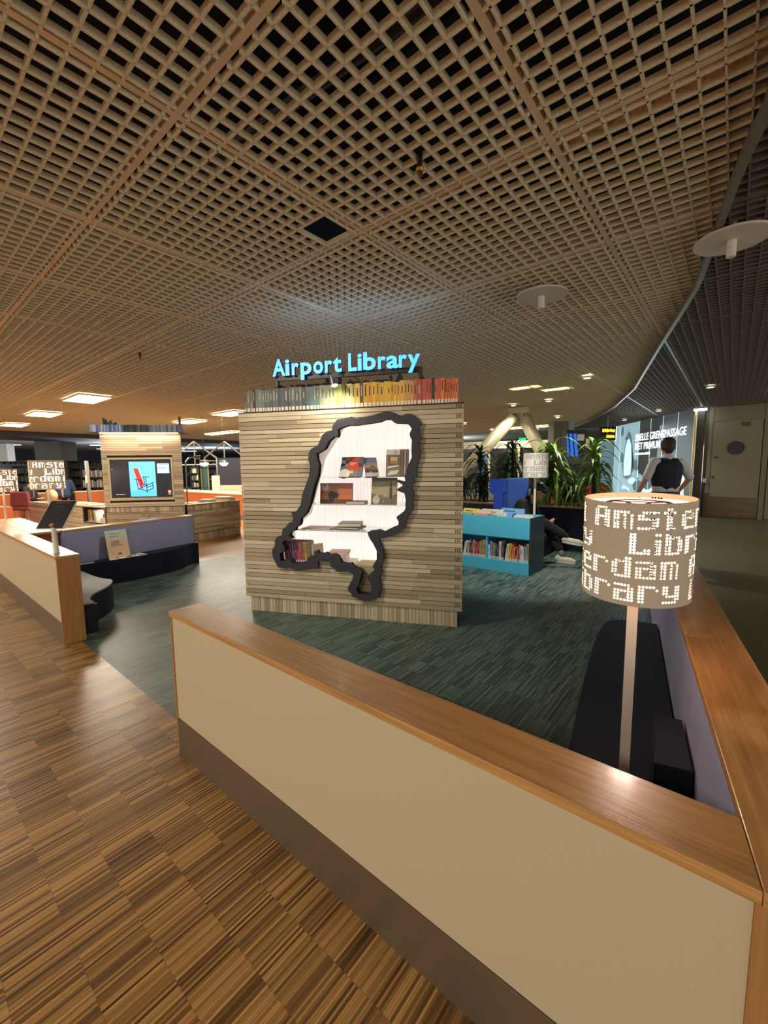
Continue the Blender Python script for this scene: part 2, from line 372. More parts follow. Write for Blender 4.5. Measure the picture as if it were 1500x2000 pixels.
# ---- ceiling
CELL = 1.2 / 14; FZ0, FZ1 = 2.978, 3.011
def curve_x(y):
    T = [(-6, 0.45), (-2, 0.4), (1.0, 0.2), (2.547, 0.016), (2.842, -0.058), (3.6, -0.181), (4.447, -0.318), (5.174, -0.497), (6.357, -0.8), (9.502, -1.573), (12.156, -2.447), (14.9, -3.574), (16.86, -4.56), (20, -6.4), (24, -9.2)]
    for (a, xa), (b, xb) in zip(T, T[1:]):
        if y <= b: return xa + (xb - xa) * (y - a) / (b - a)
    return T[-1][1]
ceil = struct(MB().box(-21.2, 6, -6, 24, 3.9, 4.0).build('ceiling', M_void))
def fin_panel(skip=(), clip=None, ox=0, oy=0):
    mb = MB(); h = 0.004; e = 0.582
    offs = [(k + 0.5) * CELL - 0.6 for k in range(14)]
    def seg(axis, o, a, b):
        if b - a < 0.01: return
        if axis == 0: mb.box(a, b, o - h, o + h, FZ0, FZ1)
        else: mb.box(o - h, o + h, a, b, FZ0, FZ1)
    for axis in (0, 1):
        for k, o in enumerate(offs):
            spans = [(-e, e)]
            for (a0, a1, b0, b1) in skip:       # removed cells: index ranges in x and y
                r = (a0, a1) if axis == 1 else (b0, b1); q = (b0, b1) if axis == 1 else (a0, a1)
                if r[0] < k < r[1]: spans = [(-e, offs[q[0]]), (offs[q[1]], e)]
            if clip:
                out = []
                for a, b in spans:
                    N = 60; prev = None; start = None
                    for i in range(N + 1):
                        t = a + (b - a) * i / N
                        X, Y = (ox + t, oy + o) if axis == 0 else (ox + o, oy + t)
                        ok = clip(X, Y)
                        if ok and start is None: start = t
                        if not ok and start is not None: out.append((start, t)); start = None
                    if start is not None: out.append((start, b))
                spans = out
            for a, b in spans: seg(axis, o, a, b)
    return mb
full_l = fin_panel().mesh('ceiling_panel', M_fin); full_d = fin_panel().mesh('dark_ceiling_panel', M_dfin)
cand = []
for i in range(-17, 6):
    for j in range(-5, 18):
        cx = -1.96 + 1.2 * i + 0.6 - 1.2 + 0.0; cy = 0.97 + 1.2 * j + 0.6
        near = math.hypot(cx, cy) < 3.5
        vis = any(seen((cx + dx, cy + dy, CZ), 40) for dx in (-0.6, 0, 0.6) for dy in (-0.6, 0, 0.6))
        if not (vis or near) or cx < -20.9 or cy > 19: continue
        cand.append((math.hypot(cx, cy), cx, cy, vis))
cand.sort()
rest = MB(); cnt = {'l': 0, 'd': 0}
runs = MB(); druns = MB()
dark_ceiling = struct(MB().box(-3.5, 4, 2.0, 19.2, 3.62, 3.66).build('ceiling', M_void))
for d, cx, cy, vis in cand:
    xs = [curve_x(cy - 0.6), curve_x(cy), curve_x(cy + 0.6)]
    allL = cx + 0.6 < min(xs) - 0.03; allD = cx - 0.6 > max(xs) + 0.03
    is_hole = abs(cx + 2.56) < 0.05 and abs(cy - 1.57) < 0.05
    for kind in ('l', 'd'):
        if kind == 'l' and allD or kind == 'd' and allL: continue
        if kind == 'd' and (cy < 1.5 or cx > 3.5): continue
        if allL or allD:
            me = full_l if kind == 'l' else full_d
            if is_hole: me = fin_panel(skip=[(10, 13, 10, 13)]).mesh('ceiling_panel', M_fin)
        else:
            cl = (lambda X, Y: X < curve_x(Y) - 0.02) if kind == 'l' else (lambda X, Y: X > curve_x(Y) + 0.02)
            mb = fin_panel(clip=cl, ox=cx, oy=cy)
            if not mb.v: continue
            me = mb.mesh('ceiling_panel', M_fin if kind == 'l' else M_dfin)
        cnt[kind] += 1
        if cnt[kind] > 290:
            p = fin_panel() ; merge(rest, p, (cx, cy, 0)); continue
        link('ceiling_panel', me, ceil if kind == 'l' else dark_ceiling, (cx, cy, 0))
if rest.v: tag(rest.build('ceiling_panel_field', M_fin, ceil), kind='stuff')
# runners between the panels, one object each
for i in range(-16, 5):
    X = -1.96 + 1.2 * i
    y0 = -4.0; y1 = 17.5
    if X > curve_x(2.6):
        segs = [(2.0, 19.0, 'd')]
    else:
        yc = y0
        while yc < y1 and X < curve_x(yc): yc += 0.02
        segs = [(y0, min(yc, y1), 'l')] + ([(yc, 19.0, 'd')] if yc < y1 else [])
    for a, b, k in segs:
        MB().box(X - 0.016, X + 0.016, a, b, CZ, CZ + 0.035).build('ceiling_runner', M_runner if k == 'l' else M_drun, ceil if k == 'l' else dark_ceiling)
for j in range(-4, 15):
    Y = 0.97 + 1.2 * j; xc = curve_x(Y)
    for k in range(-17, 4):
        a = -1.96 + 1.2 * k + 0.016; b = a + 1.168
        if a > xc and Y < 1.5: continue
        q0 = max(a, -21)
        if b <= xc: MB().box(q0, b, Y - 0.015, Y + 0.015, CZ + 0.001, CZ + 0.03).build('ceiling_runner', M_runner, ceil) if Y < 9 and k > -9 else None
        elif a < xc:
            MB().box(a, xc, Y - 0.015, Y + 0.015, CZ + 0.001, CZ + 0.03).build('ceiling_runner', M_runner, ceil)
    if Y >= 9 or True:
        x_end = -1.96 + 1.2 * -8
        MB().box(-21, (x_end if Y < 9 else xc) - 0.02, Y - 0.015, Y + 0.015, CZ + 0.001, CZ + 0.03).build('ceiling_runner', M_runner, ceil)
    if Y > 2: MB().box(xc + 0.02, 3.9, Y - 0.012, Y + 0.012, CZ + 0.001, CZ + 0.03).build('ceiling_runner', M_drun, dark_ceiling)
# curved edge strip between the two ceilings
mb = MB(); ys = [-1 + 0.25 * k for k in range(82)]
P = []
for y in ys:
    x = curve_x(y); dx = (curve_x(y + 0.3) - curve_x(y - 0.3)) / 0.6; n = Vector((1, -dx)).normalized() * 0.017; P.append((Vector((x, y)) - n, Vector((x, y)) + n))
for (a0, b0), (a1, b1) in zip(P, P[1:]):
    mb.hexa([(a0.x, a0.y, 2.91), (b0.x, b0.y, 2.91), (b1.x, b1.y, 2.91), (a1.x, a1.y, 2.91), (a0.x, a0.y, 3.3), (b0.x, b0.y, 3.3), (b1.x, b1.y, 3.3), (a1.x, a1.y, 3.3)])
struct(mb.build('trim_1', M_strip))
# pipes, duct and cables in the dark plenum
t = thing('plenum_pipe', 'dull metal pipe run seen through the ceiling grid overhead', 'pipe')
MB().tube([(-4, 1.35, 3.3), (-0.3, 1.62, 3.3)], 0.035).build('tube', M_pipe, t)
for x in (-3.1, -1.9, -1.0): MB().cyl((x - 0.03, 1.416 + (x + 3.1) * 0.073, 3.3), (x + 0.03, 1.42 + (x + 3.1) * 0.073, 3.3), 0.045).build('collar', M_pipe, t)
t = thing('cable_bundle', 'thin dark cables drooping above the ceiling grid', 'cable')
for k in range(4):
    MB().tube([(-1.9 + 0.05 * k, 0.2, 3.5), (-1.5 + 0.04 * k, 0.6, 3.22 + 0.03 * k), (-1.3 + 0.1 * k, 1.2, 3.45)], 0.009).build('cable', M_pipe, t)
mb = MB()
for k in range(40):
    x0 = -0.72 + 0.022 * k; z = 3.035 + random.uniform(-0.006, 0.006); mb.box(x0, x0 + 0.021, 2.275 + random.uniform(-0.01, 0.01), 2.345, z, 3.1)
tag(mb.build('foil_duct', M_foil), 'strip of crumpled copper coloured foil duct above the grid', 'duct')
for X, Y, l in ((-1.291, 1.858, 'brass sprinkler head hanging from the grid near the missing cells'), (-6.1, 2.35, 'small sprinkler head in the grid over the left partition')):
    t = thing('sprinkler_head', l, 'sprinkler', (X, Y, 2.90))
    MB().cyl((0, 0, 0.03), (0, 0, 0.18), 0.012).build('pipe', M_pipe, t); MB().lathe([(0.004, 0), (0.016, 0.004), (0.014, 0.02), (0.02, 0.03), (0.02, 0.036), (0, 0.036)], 12).build('nozzle', mat('brass', (170, 130, 70), 0.3, 0.9), t)
# far plain ceilings
struct(MB().box(-46, -21.2, -10, 44, 2.99, 3.1).build('ceiling', mat('grey_far_ceiling', (150, 152, 152), 0.8)))
struct(MB().box(-21.2, 4, 19.0, 44, 2.99, 3.1).build('ceiling', mat('beige_far_ceiling', (176, 166, 146), 0.8)))
struct(MB().box(-24.5, -21.2, -10, 44, 2.80, 2.99).build('ceiling', mat('soffit_grey', (84, 84, 86), 0.8)))
# walls
A_ = Vector((-0.95, 14.6)); B_ = Vector((-3.72, 19.0)); ANG_LB = math.atan2(A_.y - B_.y, A_.x - B_.x); LB_LEN = (A_ - B_).length
struct(MB().box(-46, -4.0, 26, 26.2, 0, 3.1).build('wall_back', mat('dim_back_wall', (120, 112, 98), 0.8, noise=0.1, nscale=1)))
struct(MB().box(-42.2, -42, -10, 26, 0, 3.1).build('wall_left', mat('dim_far_wall', (50, 54, 58), 0.8)))
struct(MB().box(-0.68, 4.0, 14.72, 14.9, 0, 3.1).build('wall_right', mat('beige_grey_wall', (140, 130, 108), 0.75)))
# ================================================================ LOW PARTITIONS AND BENCHES
def cap_mat_dir(ang):  # wood grain follows the cap's own length (object coordinates)
    return M_capx
def partition(name, label, p0, ang, length, th, outer=M_cream, inner=M_lav, kick=True, end0=True, end1=True, group=None, over=0.004, joints=()):
    """local x along the wall, y=0 outer face, y=th inner face"""
    t = thing(name, label, 'partition', (p0[0], p0[1], 0), ang, group)
    e = 0.014; ct = 0.026
    xs = [0] + list(joints) + [length]
    for a, b in zip(xs, xs[1:]):
        if end1: MB().box(a + (0.0006 if a else 0), b - 0.0006, -over, th + over, PH - ct, PH).build('cap', M_capx, t, bevel=0.003)
        else: MB().prism([(0, -over), (2.2190, -over), (2.1915, th + over), (0, th + over)], PH - ct, PH).build('cap', M_capx, t, bevel=0.002)   # mitred into the side partition
    L_ = length - (e if end1 else 0)
    MB().box(e, L_, 0.006, th / 2 - 0.001, 0.19 if kick else 0.02, PH - ct).build('outer_panel', outer, t)
    MB().box(e, L_, th / 2 + 0.001, th - 0.006, 0.02, PH - ct).build('inner_panel', inner, t)
    if kick: MB().box(e, L_, 0.001, th / 2 - 0.001, 0.0, 0.188).build('kick_plate', M_kick, t)
    if end0: MB().box(0, e - 0.0005, 0, th, 0, PH - ct - 0.0005).build('end_board', M_capz, t, bevel=0.002)
    if end1: MB().box(length - e + 0.0005, length, 0, th, 0, PH - ct - 0.0005).build('end_board', M_capz, t, bevel=0.002)
    return t
TH = FRONT_Y1 - FRONT_Y0
# front partition (nearest), with a wide wooden corner post at its right end
t = partition('partition', 'nearest low partition, cream front with oak cap and bronze kick plate', (-2.14, FRONT_Y0), 0, 2.21, TH, end1=False, joints=())
post = MB().prism([(2.2105, 0.0), (2.375, 0.0), (2.335, TH + 0.06), (2.2105, TH)], 0, PH - 0.027).build('corner_post', M_capz, t)
# long right partition running to the back
ang_r = math.radians(99.4)
t2 = thing('partition', 'long low partition running back behind the perforated lamp, lavender felt inside', 'partition', (0.041 + 0.2005, 1.122 + 0.0, 0), ang_r)
# local x runs back, local y points left (towards the lounge); inner face at y = 0.16
LR = 4.95
def t2l(x, y): dx, dy = x - 0.2415, y - 1.122; return (dx * math.cos(ang_r) + dy * math.sin(ang_r), -dx * math.sin(ang_r) + dy * math.cos(ang_r))
MB().prism([t2l(0.0800, 0.874), t2l(0.262, 0.874), (2.3992, -0.004), (2.3992, 0.196), t2l(0.0525, 1.046)], PH - 0.026, PH + 0.0015).build('cap', M_capx, t2, bevel=0.002)
MB().prism([(2.4, -0.004), (LR, -0.004), (LR, 0.196), (2.4, 0.196)], PH - 0.026, PH + 0.0015).build('cap', M_capx, t2, bevel=0.002)
MB().box(0.02, LR - 0.01, 0.095, 0.19, 0.02, PH - 0.027).build('inner_panel', M_lav, t2)
MB().box(0.02, LR - 0.01, 0.002, 0.093, 0.19, PH - 0.027).build('outer_panel', M_cream, t2)
MB().box(0.02, LR - 0.01, -0.002, 0.093, 0, 0.188).build('kick_plate', M_kick, t2)
MB().box(LR - 0.009, LR, 0, 0.19, 0, PH - 0.027).build('end_board', M_capz, t2)
# left partition beyond the opening
t3 = partition('partition', 'low cream partition left of the opening, oak end post facing the gap', (-8.4, FRONT_Y0), 0, 4.165, TH)
MB().box(0.1, 2.30, TH + 0.006, TH + 0.30, PH - 0.026, PH - 0.0005).build('corner_shelf', M_capx, t3, bevel=0.003)
MB().box(0.12, 2.26, TH + 0.01, TH + 0.28, 0.0, PH - 0.027).build('corner_panel', M_orange, t3)
# felt wall on the left side
ang_l = math.radians(100.2)
tl = thing('partition', 'low lavender felt partition behind the colouring sign, oak cap and end', 'partition', (-6.066, 1.352, 0), ang_l)
LL = 1.752
MB().box(0, LL, 0.002, 0.16, PH - 0.026, PH).build('cap', M_capx, tl, bevel=0.003)
MB().box(0.0, LL - 0.018, 0.004, 0.08, 0.02, PH - 0.027).build('inner_panel', M_lav, tl)
MB().box(0.0, LL - 0.018, 0.082, 0.158, 0.0, PH - 0.027).build('outer_panel', M_cream, tl)
MB().box(LL - 0.017, LL, 0.002, 0.16, 0, PH - 0.027).build('end_board', M_capz, tl, bevel=0.002)
# back partition with planter trough on top, behind the seated person
tb = thing('partition', 'dark low wall at the back with twin oak ledges around a planter', 'partition', (-6.3, 7.53, 0), 0)
MB().box(0, 5.0, 0.0, 0.10, PH - 0.028, PH).build('cap', M_capx, tb, bevel=0.003)
MB().box(0, 5.0, 0.62, 0.72, PH - 0.028, PH).build('cap', M_capx, tb, bevel=0.003)
MB().box(0.02, 4.98, 0.01, 0.10, 0, PH - 0.029).build('inner_panel', M_navy, tb)
MB().box(0.02, 4.98, 0.62, 0.71, 0, PH - 0.029).build('outer_panel', M_cream, tb)
MB().box(0.02, 4.98, 0.101, 0.619, 0, PH - 0.08).build('soil', M_soil, tb)
MB().box(4.981, 5.0, 0.0, 0.72, 0, PH - 0.029).build('end_board', M_capz, tb)
# benches
def smooth_poly(pts, it=2):
    for _ in range(it):
        out = []
        for i in range(len(pts)):
            a, b = pts[i], pts[(i + 1) % len(pts)]
            if a[2] or b[2]:
                pass
            out.append(a) if not a[2] else None
            if a[2]:
                p = pts[i - 1]; n = b
                out += [(a[0] * .75 + p[0] * .25, a[1] * .75 + p[1] * .25, 1), (a[0] * .75 + n[0] * .25, a[1] * .75 + n[1] * .25, 1)]
        pts = out
    return [(x, y) for x, y, _ in pts]
t = thing('bench', 'low navy bench with grey seat top tucked behind the left partition', 'bench', (0, 0, 0))
pl = smooth_poly([(-4.30, 1.045, 0), (-4.30, 1.135, 0), (-4.42, 1.13, 1), (-4.60, 1.20, 1), (-4.78, 1.40, 1), (-5.02, 1.52, 1), (-5.15, 1.46, 1), (-5.35, 1.43, 1), (-5.75, 1.42, 0), (-5.75, 1.045, 0)], 3)
MB().prism(pl, 0.02, 0.285).build('body', M_navy, t); MB().prism(pl, 0.286, 0.30).build('seat_top', M_greytop, t)  # bench top in a lighter grey than the navy body
MB().box(-4.299, -4.285, 1.046, 1.15, 0.03, 0.284).build('end_panel', M_navy2, t)
MB().prism([(x, y - 0.0) for x, y in pl], 0.0, 0.0195).build('plinth', M_steel, t)
t = thing('bench', 'low dark navy bench along the lavender wall, bowed at the front', 'bench', (0, 0, 0))
pl = smooth_poly([(-6.365, 3.075, 0), (-6.33, 3.075, 0), (-6.28, 2.95, 1), (-6.12, 2.75, 1), (-6.0, 2.5, 1), (-5.97, 2.2, 1), (-5.96, 1.8, 0), (-5.96, 1.43, 0), (-6.07, 1.43, 0)], 3)
MB().prism(pl, 0.02, 0.33).build('body', M_navy, t); MB().prism(pl, 0.0, 0.0195).build('plinth', M_steel, t)
MB().prism([(-6.366, 3.076), (-6.325, 3.076), (-6.325, 3.092), (-6.37, 3.092)], 0.0, 0.33).build('end_panel', M_navy2, t)
t = thing('bench', 'long dark navy bench under the perforated lamp along the right partition', 'bench', (0, 0, 0))
g = lambda y, d: (rp(y) - d * 0.987, y - d * 0.163)
pl = smooth_poly([(*g(1.19, 0.002), 0), (*g(3.6, 0.002), 0), (*g(3.62, 0.2), 1), (*g(3.45, 0.395), 1), (*g(1.19, 0.395), 0)], 3)
MB().prism(pl, 0.02, 0.28).build('body', M_navy, t); MB().prism(pl, 0.0, 0.0195).build('plinth', M_steel, t)
a, b, c_, d_ = (-0.196, 1.939), (-0.100, 1.955), (-0.046, 1.636), (-0.149, 1.608)
MB().prism([a, b, c_, d_], 0.281, 0.45).build('step_box', M_navy, t)
MB().prism([(d_[0] - .001, d_[1] - 0.004), (c_[0], c_[1] - 0.004), (c_[0], c_[1] - 0.0005), (d_[0] - .001, d_[1] - 0.0005)], 0.281, 0.449).build('end_panel', M_navy2, t)
# ================================================================ MAP KIOSK
KO = Vector((-3.772, 2.374, 0)); KA = math.atan2(0.428, 0.904)
def KW(s, y, z): return (KO.x + s * math.cos(KA) - y * math.sin(KA), KO.y + s * math.sin(KA) + y * math.cos(KA), z)
OUTER = [(0.635,1.208),(0.674,1.299),(0.708,1.373),(0.724,1.479),(0.708,1.536),(0.715,1.601),(0.738,1.637),(0.809,1.672),(0.859,1.766),(0.903,1.795),(0.955,1.807),(0.96,1.846),(1.008,1.9),(1.109,1.909),(1.142,1.922),(1.191,1.903),(1.355,1.927),(1.436,1.948),(1.495,1.955),(1.554,1.937),(1.582,1.903),(1.609,1.91),(1.66,1.928),(1.71,1.922),(1.748,1.883),(1.787,1.841),(1.76,1.804),(1.76,1.767),(1.783,1.714),(1.76,1.658),(1.779,1.593),(1.767,1.521),(1.748,1.483),(1.744,1.376),(1.72,1.361),(1.724,1.315),(1.693,1.28),(1.72,1.226),(1.708,1.16),(1.708,1.105),(1.7,1.066),(1.66,1.018),(1.644,0.955),(1.636,0.907),(1.555,0.849),(1.432,0.809),(1.395,0.816),(1.395,0.787),(1.415,0.747),(1.431,0.691),(1.438,0.618),(1.404,0.539),(1.42,0.494),(1.386,0.443),(1.402,0.378),(1.406,0.328),(1.385,0.285),(1.388,0.244),(1.308,0.217),(1.248,0.196),(1.201,0.206),(1.162,0.224),(1.119,0.234),(1.115,0.259),(1.081,0.287),(1.077,0.316),(1.095,0.351),(1.126,0.404),(1.136,0.455),(1.08,0.477),(0.966,0.471),(0.95,0.504),(0.91,0.51),(0.902,0.561),(0.773,0.563),(0.781,0.513),(0.757,0.486),(0.708,0.492),(0.634,0.475),(0.56,0.458),(0.505,0.469),(0.459,0.497),(0.411,0.473),(0.346,0.483),(0.297,0.577),(0.288,0.638),(0.307,0.682),(0.321,0.691),(0.324,0.752),(0.358,0.792),(0.406,0.806),(0.413,0.867),(0.455,0.893),(0.485,0.932),(0.522,0.942),(0.528,0.988),(0.514,1.035),(0.571,1.048),(0.614,1.108)]
INNER = [(0.666,1.033),(0.709,1.125),(0.758,1.291),(0.796,1.389),(0.808,1.486),(0.788,1.543),(0.785,1.592),(0.873,1.638),(0.914,1.709),(0.966,1.747),(0.996,1.739),(1.009,1.762),(1.006,1.809),(1.031,1.824),(1.107,1.845),(1.174,1.843),(1.322,1.857),(1.403,1.866),(1.455,1.885),(1.507,1.883),(1.55,1.849),(1.648,1.842),(1.675,1.83),(1.702,1.795),(1.682,1.75),(1.69,1.716),(1.702,1.697),(1.698,1.606),(1.701,1.545),(1.67,1.477),(1.654,1.438),(1.634,1.377),(1.642,1.334),(1.614,1.332),(1.566,1.345),(1.562,1.33),(1.61,1.307),(1.618,1.292),(1.574,1.268),(1.566,1.252),(1.585,1.241),(1.633,1.225),(1.645,1.167),(1.641,1.112),(1.645,1.096),(1.628,1.062),(1.556,1.008),(1.58,0.961),(1.572,0.929),(1.523,0.912),(1.432,0.865),(1.383,0.884),(1.35,0.875),(1.3,0.87),(1.283,0.861),(1.291,0.825),(1.307,0.793),(1.336,0.753),(1.368,0.689),(1.367,0.607),(1.325,0.539),(1.345,0.507),(1.277,0.445),(1.272,0.412),(1.297,0.388),(1.31,0.356),(1.313,0.314),(1.292,0.288),(1.29,0.262),(1.18,0.264),(1.159,0.313),(1.182,0.348),(1.2,0.399),(1.209,0.442),(1.222,0.476),(1.201,0.5),(1.158,0.506),(1.12,0.533),(1.108,0.554),(1.073,0.544),(1.008,0.553),(0.983,0.607),(0.944,0.634),(0.882,0.627),(0.847,0.647),(0.811,0.633),(0.775,0.636),(0.767,0.657),(0.744,0.66),(0.739,0.63),(0.734,0.6),(0.675,0.597),(0.655,0.549),(0.576,0.529),(0.507,0.525),(0.485,0.559),(0.448,0.57),(0.424,0.547),(0.377,0.545),(0.37,0.615),(0.399,0.638),(0.428,0.652),(0.42,0.686),(0.398,0.72),(0.413,0.746),(0.436,0.756),(0.506,0.771),(0.475,0.804),(0.49,0.834),(0.537,0.849),(0.542,0.879),(0.585,0.905),(0.599,0.935),(0.6,0.969),(0.652,1.016)]
def ring_prism(mb, outer, inner, y0, y1, mi=0):
    tris = geometry.tessellate_polygon([[Vector((x, z, 0)) for x, z in outer], [Vector((x, z, 0)) for x, z in inner]])
    pts = outer + inner; n = len(pts); vs = [(x, y0, z) for x, z in pts] + [(x, y1, z) for x, z in pts]; fs = []
    for t_ in tris:
        a, b, c = t_
        ar = (pts[b][0] - pts[a][0]) * (pts[c][1] - pts[a][1]) - (pts[c][0] - pts[a][0]) * (pts[b][1] - pts[a][1])
        if ar < 0: a, b, c = a, c, b
        fs += [(a, b, c), (c + n, b + n, a + n)]
    for loop, o in ((outer, 0), (inner, len(outer))):
        k = len(loop)
        for i in range(k):
            j = (i + 1) % k; fs.append((o + i, o + j, o + j + n, o + i + n))
    mb.add(vs, fs, mi)
def cross(poly, z):
    xs = []
    for (x0, z0), (x1, z1) in zip(poly, poly[1:] + poly[:1]):
        if (z0 <= z) != (z1 <= z): xs.append(x0 + (x1 - x0) * (z - z0) / (z1 - z0))
    return sorted(xs)
def subtract(span, cuts):
    out = [span]
    for a, b in cuts:
        nxt = []
        for p, q in out:
            if b <= p or a >= q: nxt.append((p, q)); continue
            if a > p: nxt.append((p, a))
            if b < q: nxt.append((b, q))
        out = nxt
    return out
kiosk = thing('map_kiosk', 'slatted wooden kiosk with a lit map-shaped display window', 'kiosk', tuple(KO), KA)
KD = 0.95
body = MB()
rect = [(-0.035, 0.15), (2.14, 0.15), (2.14, 1.995), (-0.035, 1.995)]
ring_prism(body, rect, INNER, 0.0, 0.02)
body.prism([(-0.035, 0.02), (-0.01, 0.02), (0.09, KD), (0.065, KD)], 0.15, 1.995); body.prism([(2.115, 0.02), (2.14, 0.02), (2.03, KD), (2.005, KD)], 0.15, 1.995); body.box(0.09, 2.005, KD - 0.02, KD, 0.15, 1.995)
body.prism([(-0.035, 0.02), (2.14, 0.02), (2.03, KD), (0.065, KD)], 1.97, 1.995); body.prism([(0.012, 0.012), (2.096, 0.012), (1.98, KD - 0.03), (0.11, KD - 0.03)], 0.0, 0.15)
body.build('body', mat('dark_core_board', (38, 30, 22), 0.8), kiosk)
NR = 44; z0 = 0.150; rh = (2.0 - z0) / NR; nb = 0
for r in range(NR):
    za = z0 + r * rh; zb = za + rh; cuts = []
    for k in range(5):
        xs = cross(INNER, za + rh * (k + 0.01) / 4.05)
        cuts += [(a - 0.022, b + 0.022) for a, b in zip(xs[::2], xs[1::2])]
    rnd = random.Random(100 + r)
    for a, b in subtract((-0.045, 2.15), cuts):
        x = a
        while x < b - 0.005:
            w = rnd.uniform(0.28, 0.95)
            if nb > 230: w = 3
            e = b if x + w > b - 0.15 else x + w
            if e - x > 0.01:
                mb = MB(); mb.tv = rnd.random(); pr = rnd.uniform(0, 0.004)
                mb.box(x + 0.0006, e - 0.0006, -0.022 - pr, -0.0005, za + rnd.uniform(0.0018, 0.0045), zb - rnd.uniform(0.0008, 0.003))
                mb.build('slat', M_slat, kiosk); nb += 1
            x = e
x = 0.0; rnd = random.Random(5)
while x < 2.1:
    w = rnd.uniform(0.026, 0.044); mb = MB(); mb.tv = rnd.uniform(0.2, 1.0)
    mb.box(x + 0.0015, min(x + w, 2.108) - 0.002, -0.006 - rnd.uniform(0, 0.004), 0.0115, 0.0, 0.146).build('plinth_slat', M_slat, kiosk); x += w
# dovetailed board ends at the right corner
mb = MB()
for r in range(1, NR, 2):
    za = z0 + r * rh
    for k in range(3):
        xx = 2.085 + 0.018 * k; mb.hexa([(xx, -0.0285, za + 0.006), (xx + 0.004, -0.0285, za + 0.006), (xx + 0.004, -0.0265, za + 0.006), (xx, -0.0265, za + 0.006), (xx + 0.003, -0.0285, za + rh - 0.004), (xx + 0.007, -0.0285, za + rh - 0.004), (xx + 0.007, -0.0265, za + rh - 0.004), (xx + 0.003, -0.0265, za + rh - 0.004)])
tag(mb.build('corner_joint', mat('end_grain_wood', (70, 54, 38), 0.8), kiosk), kind='stuff')  # dark end-grain marks of the finger joints
MB().prism([(-0.05, -0.03), (2.155, -0.03), (2.04, KD), (0.06, KD)], 2.0005, 2.010).build('top_board', mat('dark_top_board', (52, 42, 32), 0.7), kiosk)
# window frame, lit cabinet and glass shelves
mb = MB(); ring_prism(mb, OUTER, INNER, -0.062, -0.029); mb.build('map_frame', M_map, kiosk)
CAB = [(0.30, 0.47), (0.30, 0.81), (0.50, 0.97), (0.68, 1.56), (0.94, 1.93), (1.80, 1.94), (1.80, 0.83), (1.45, 0.80), (1.45, 0.225), (1.06, 0.225), (1.04, 0.47)]
mb = MB(); n = len(CAB)
mb.add([(x, 0.021, z) for x, z in CAB] + [(x, 0.44, z) for x, z in CAB], [(i, (i + 1) % n, n + (i + 1) % n, n + i) for i in range(n)])
mb.build('cabinet_lining', M_inwhite, kiosk)
mb = MB(); a = [(x, z) for x, z in CAB]
mb.prism_y(a, 0.441, 0.445); bp = mb.build('backlit_panel', M_glow, kiosk)
# soft vertical ribs of the backlit sheet
nt = M_glow.node_tree; tc = nt.nodes.new('ShaderNodeTexCoord'); wv = nt.nodes.new('ShaderNodeTexNoise'); wv.noise_dimensions = '1D'; sx = nt.nodes.new('ShaderNodeSeparateXYZ')
nt.links.new(tc.outputs['Object'], sx.inputs[0]); mu = nt.nodes.new('ShaderNodeMath'); mu.operation = 'MULTIPLY'; mu.inputs[1].default_value = 17; nt.links.new(sx.outputs[0], mu.inputs[0]); nt.links.new(mu.outputs[0], wv.inputs['W'])
mr = nt.nodes.new('ShaderNodeMapRange'); mr.inputs[1].default_value = 0.3; mr.inputs[2].default_value = 0.7; mr.inputs[3].default_value = 0.36; mr.inputs[4].default_value = 0.54; nt.links.new(wv.outputs['Fac'], mr.inputs[0]); nt.links.new(mr.outputs[0], nt.nodes['Principled BSDF'].inputs['Emission Strength'])
for (xa, xb, z) in ((0.74, 1.79, 1.372), (0.64, 1.79, 1.108), (0.52, 1.44, 0.853)):
    MB().box(xa, xb, 0.024, 0.36, z - 0.008, z).build('glass_shelf', M_glass, kiosk)
MB().box(0.31, 1.03, 0.03, 0.43, 0.475, 0.50).build('cabinet_floor', M_inwhite, kiosk)
# boxed rail behind the top row of books
MB().prism([(0.015, 0.175), (2.075, 0.175), (1.97, KD - 0.02), (0.10, KD - 0.02)], 2.0105, 2.238).build('book_rail', mat('cream_rail', (200, 184, 150), 0.7), kiosk)
# blue illuminated sign with its dark frame
sg = thing('illuminated_sign', 'glowing sky blue Airport Library lettering on a dark frame above the map kiosk', 'sign', KW(0, 0, 0), KA)
sg.location.z = 0
for ch, a, b in (('A', .354, .487), ('i', .487, .532), ('r', .555, .627), ('p', .644, .756), ('o', .772, .871), ('r', .887, .960), ('t', .968, 1.052), ('L', 1.115, 1.197), ('i', 1.203, 1.244), ('b', 1.257, 1.375), ('r', 1.394, 1.466), ('a', 1.470, 1.582), ('r', 1.584, 1.656), ('y', 1.662, 1.773)):
    lt = text_mb(ch, 0.15, b - a, 0.03, 0.03); o = lt.build('letter', [M_sign, M_signside], sg, (a, -0.035, 2.335))
mb = MB()
for (p, q, r_, s_) in ((0.355, 1.785, 2.292, 2.336),): mb.box(p, q, 0.0, 0.03, r_, s_)
mb.build('frame_bar', M_dark, sg)
for x in (0.357, 1.755): MB().box(x, x + 0.03, 0.0, 0.03, 2.24, 2.2915).box(x, x + 0.03, 0.03, 0.26, 2.24, 2.262).build('frame_post', M_dark, sg)
sg2 = thing('letter_sign', 'dark reversed lettering of the second sign on the far edge of the map kiosk', 'sign', KW(1.47, KD - 0.06, 0), KA + PI)
sg2.location.z = 0
lt = text_mb('Airport Library', 0.15, 1.415, 0.03, 0.03); lt.build('letters', [M_sign, M_dark], sg2, (0, -0.05, 2.335))
MB().box(-0.01, 1.43, 0.0, 0.02, 2.239, 2.30).build('frame_bar', M_dark, sg2); MB().box(0.0, 1.42, -0.018, -0.001, 2.30, 2.32).build('frame_bar', M_dark, sg2)
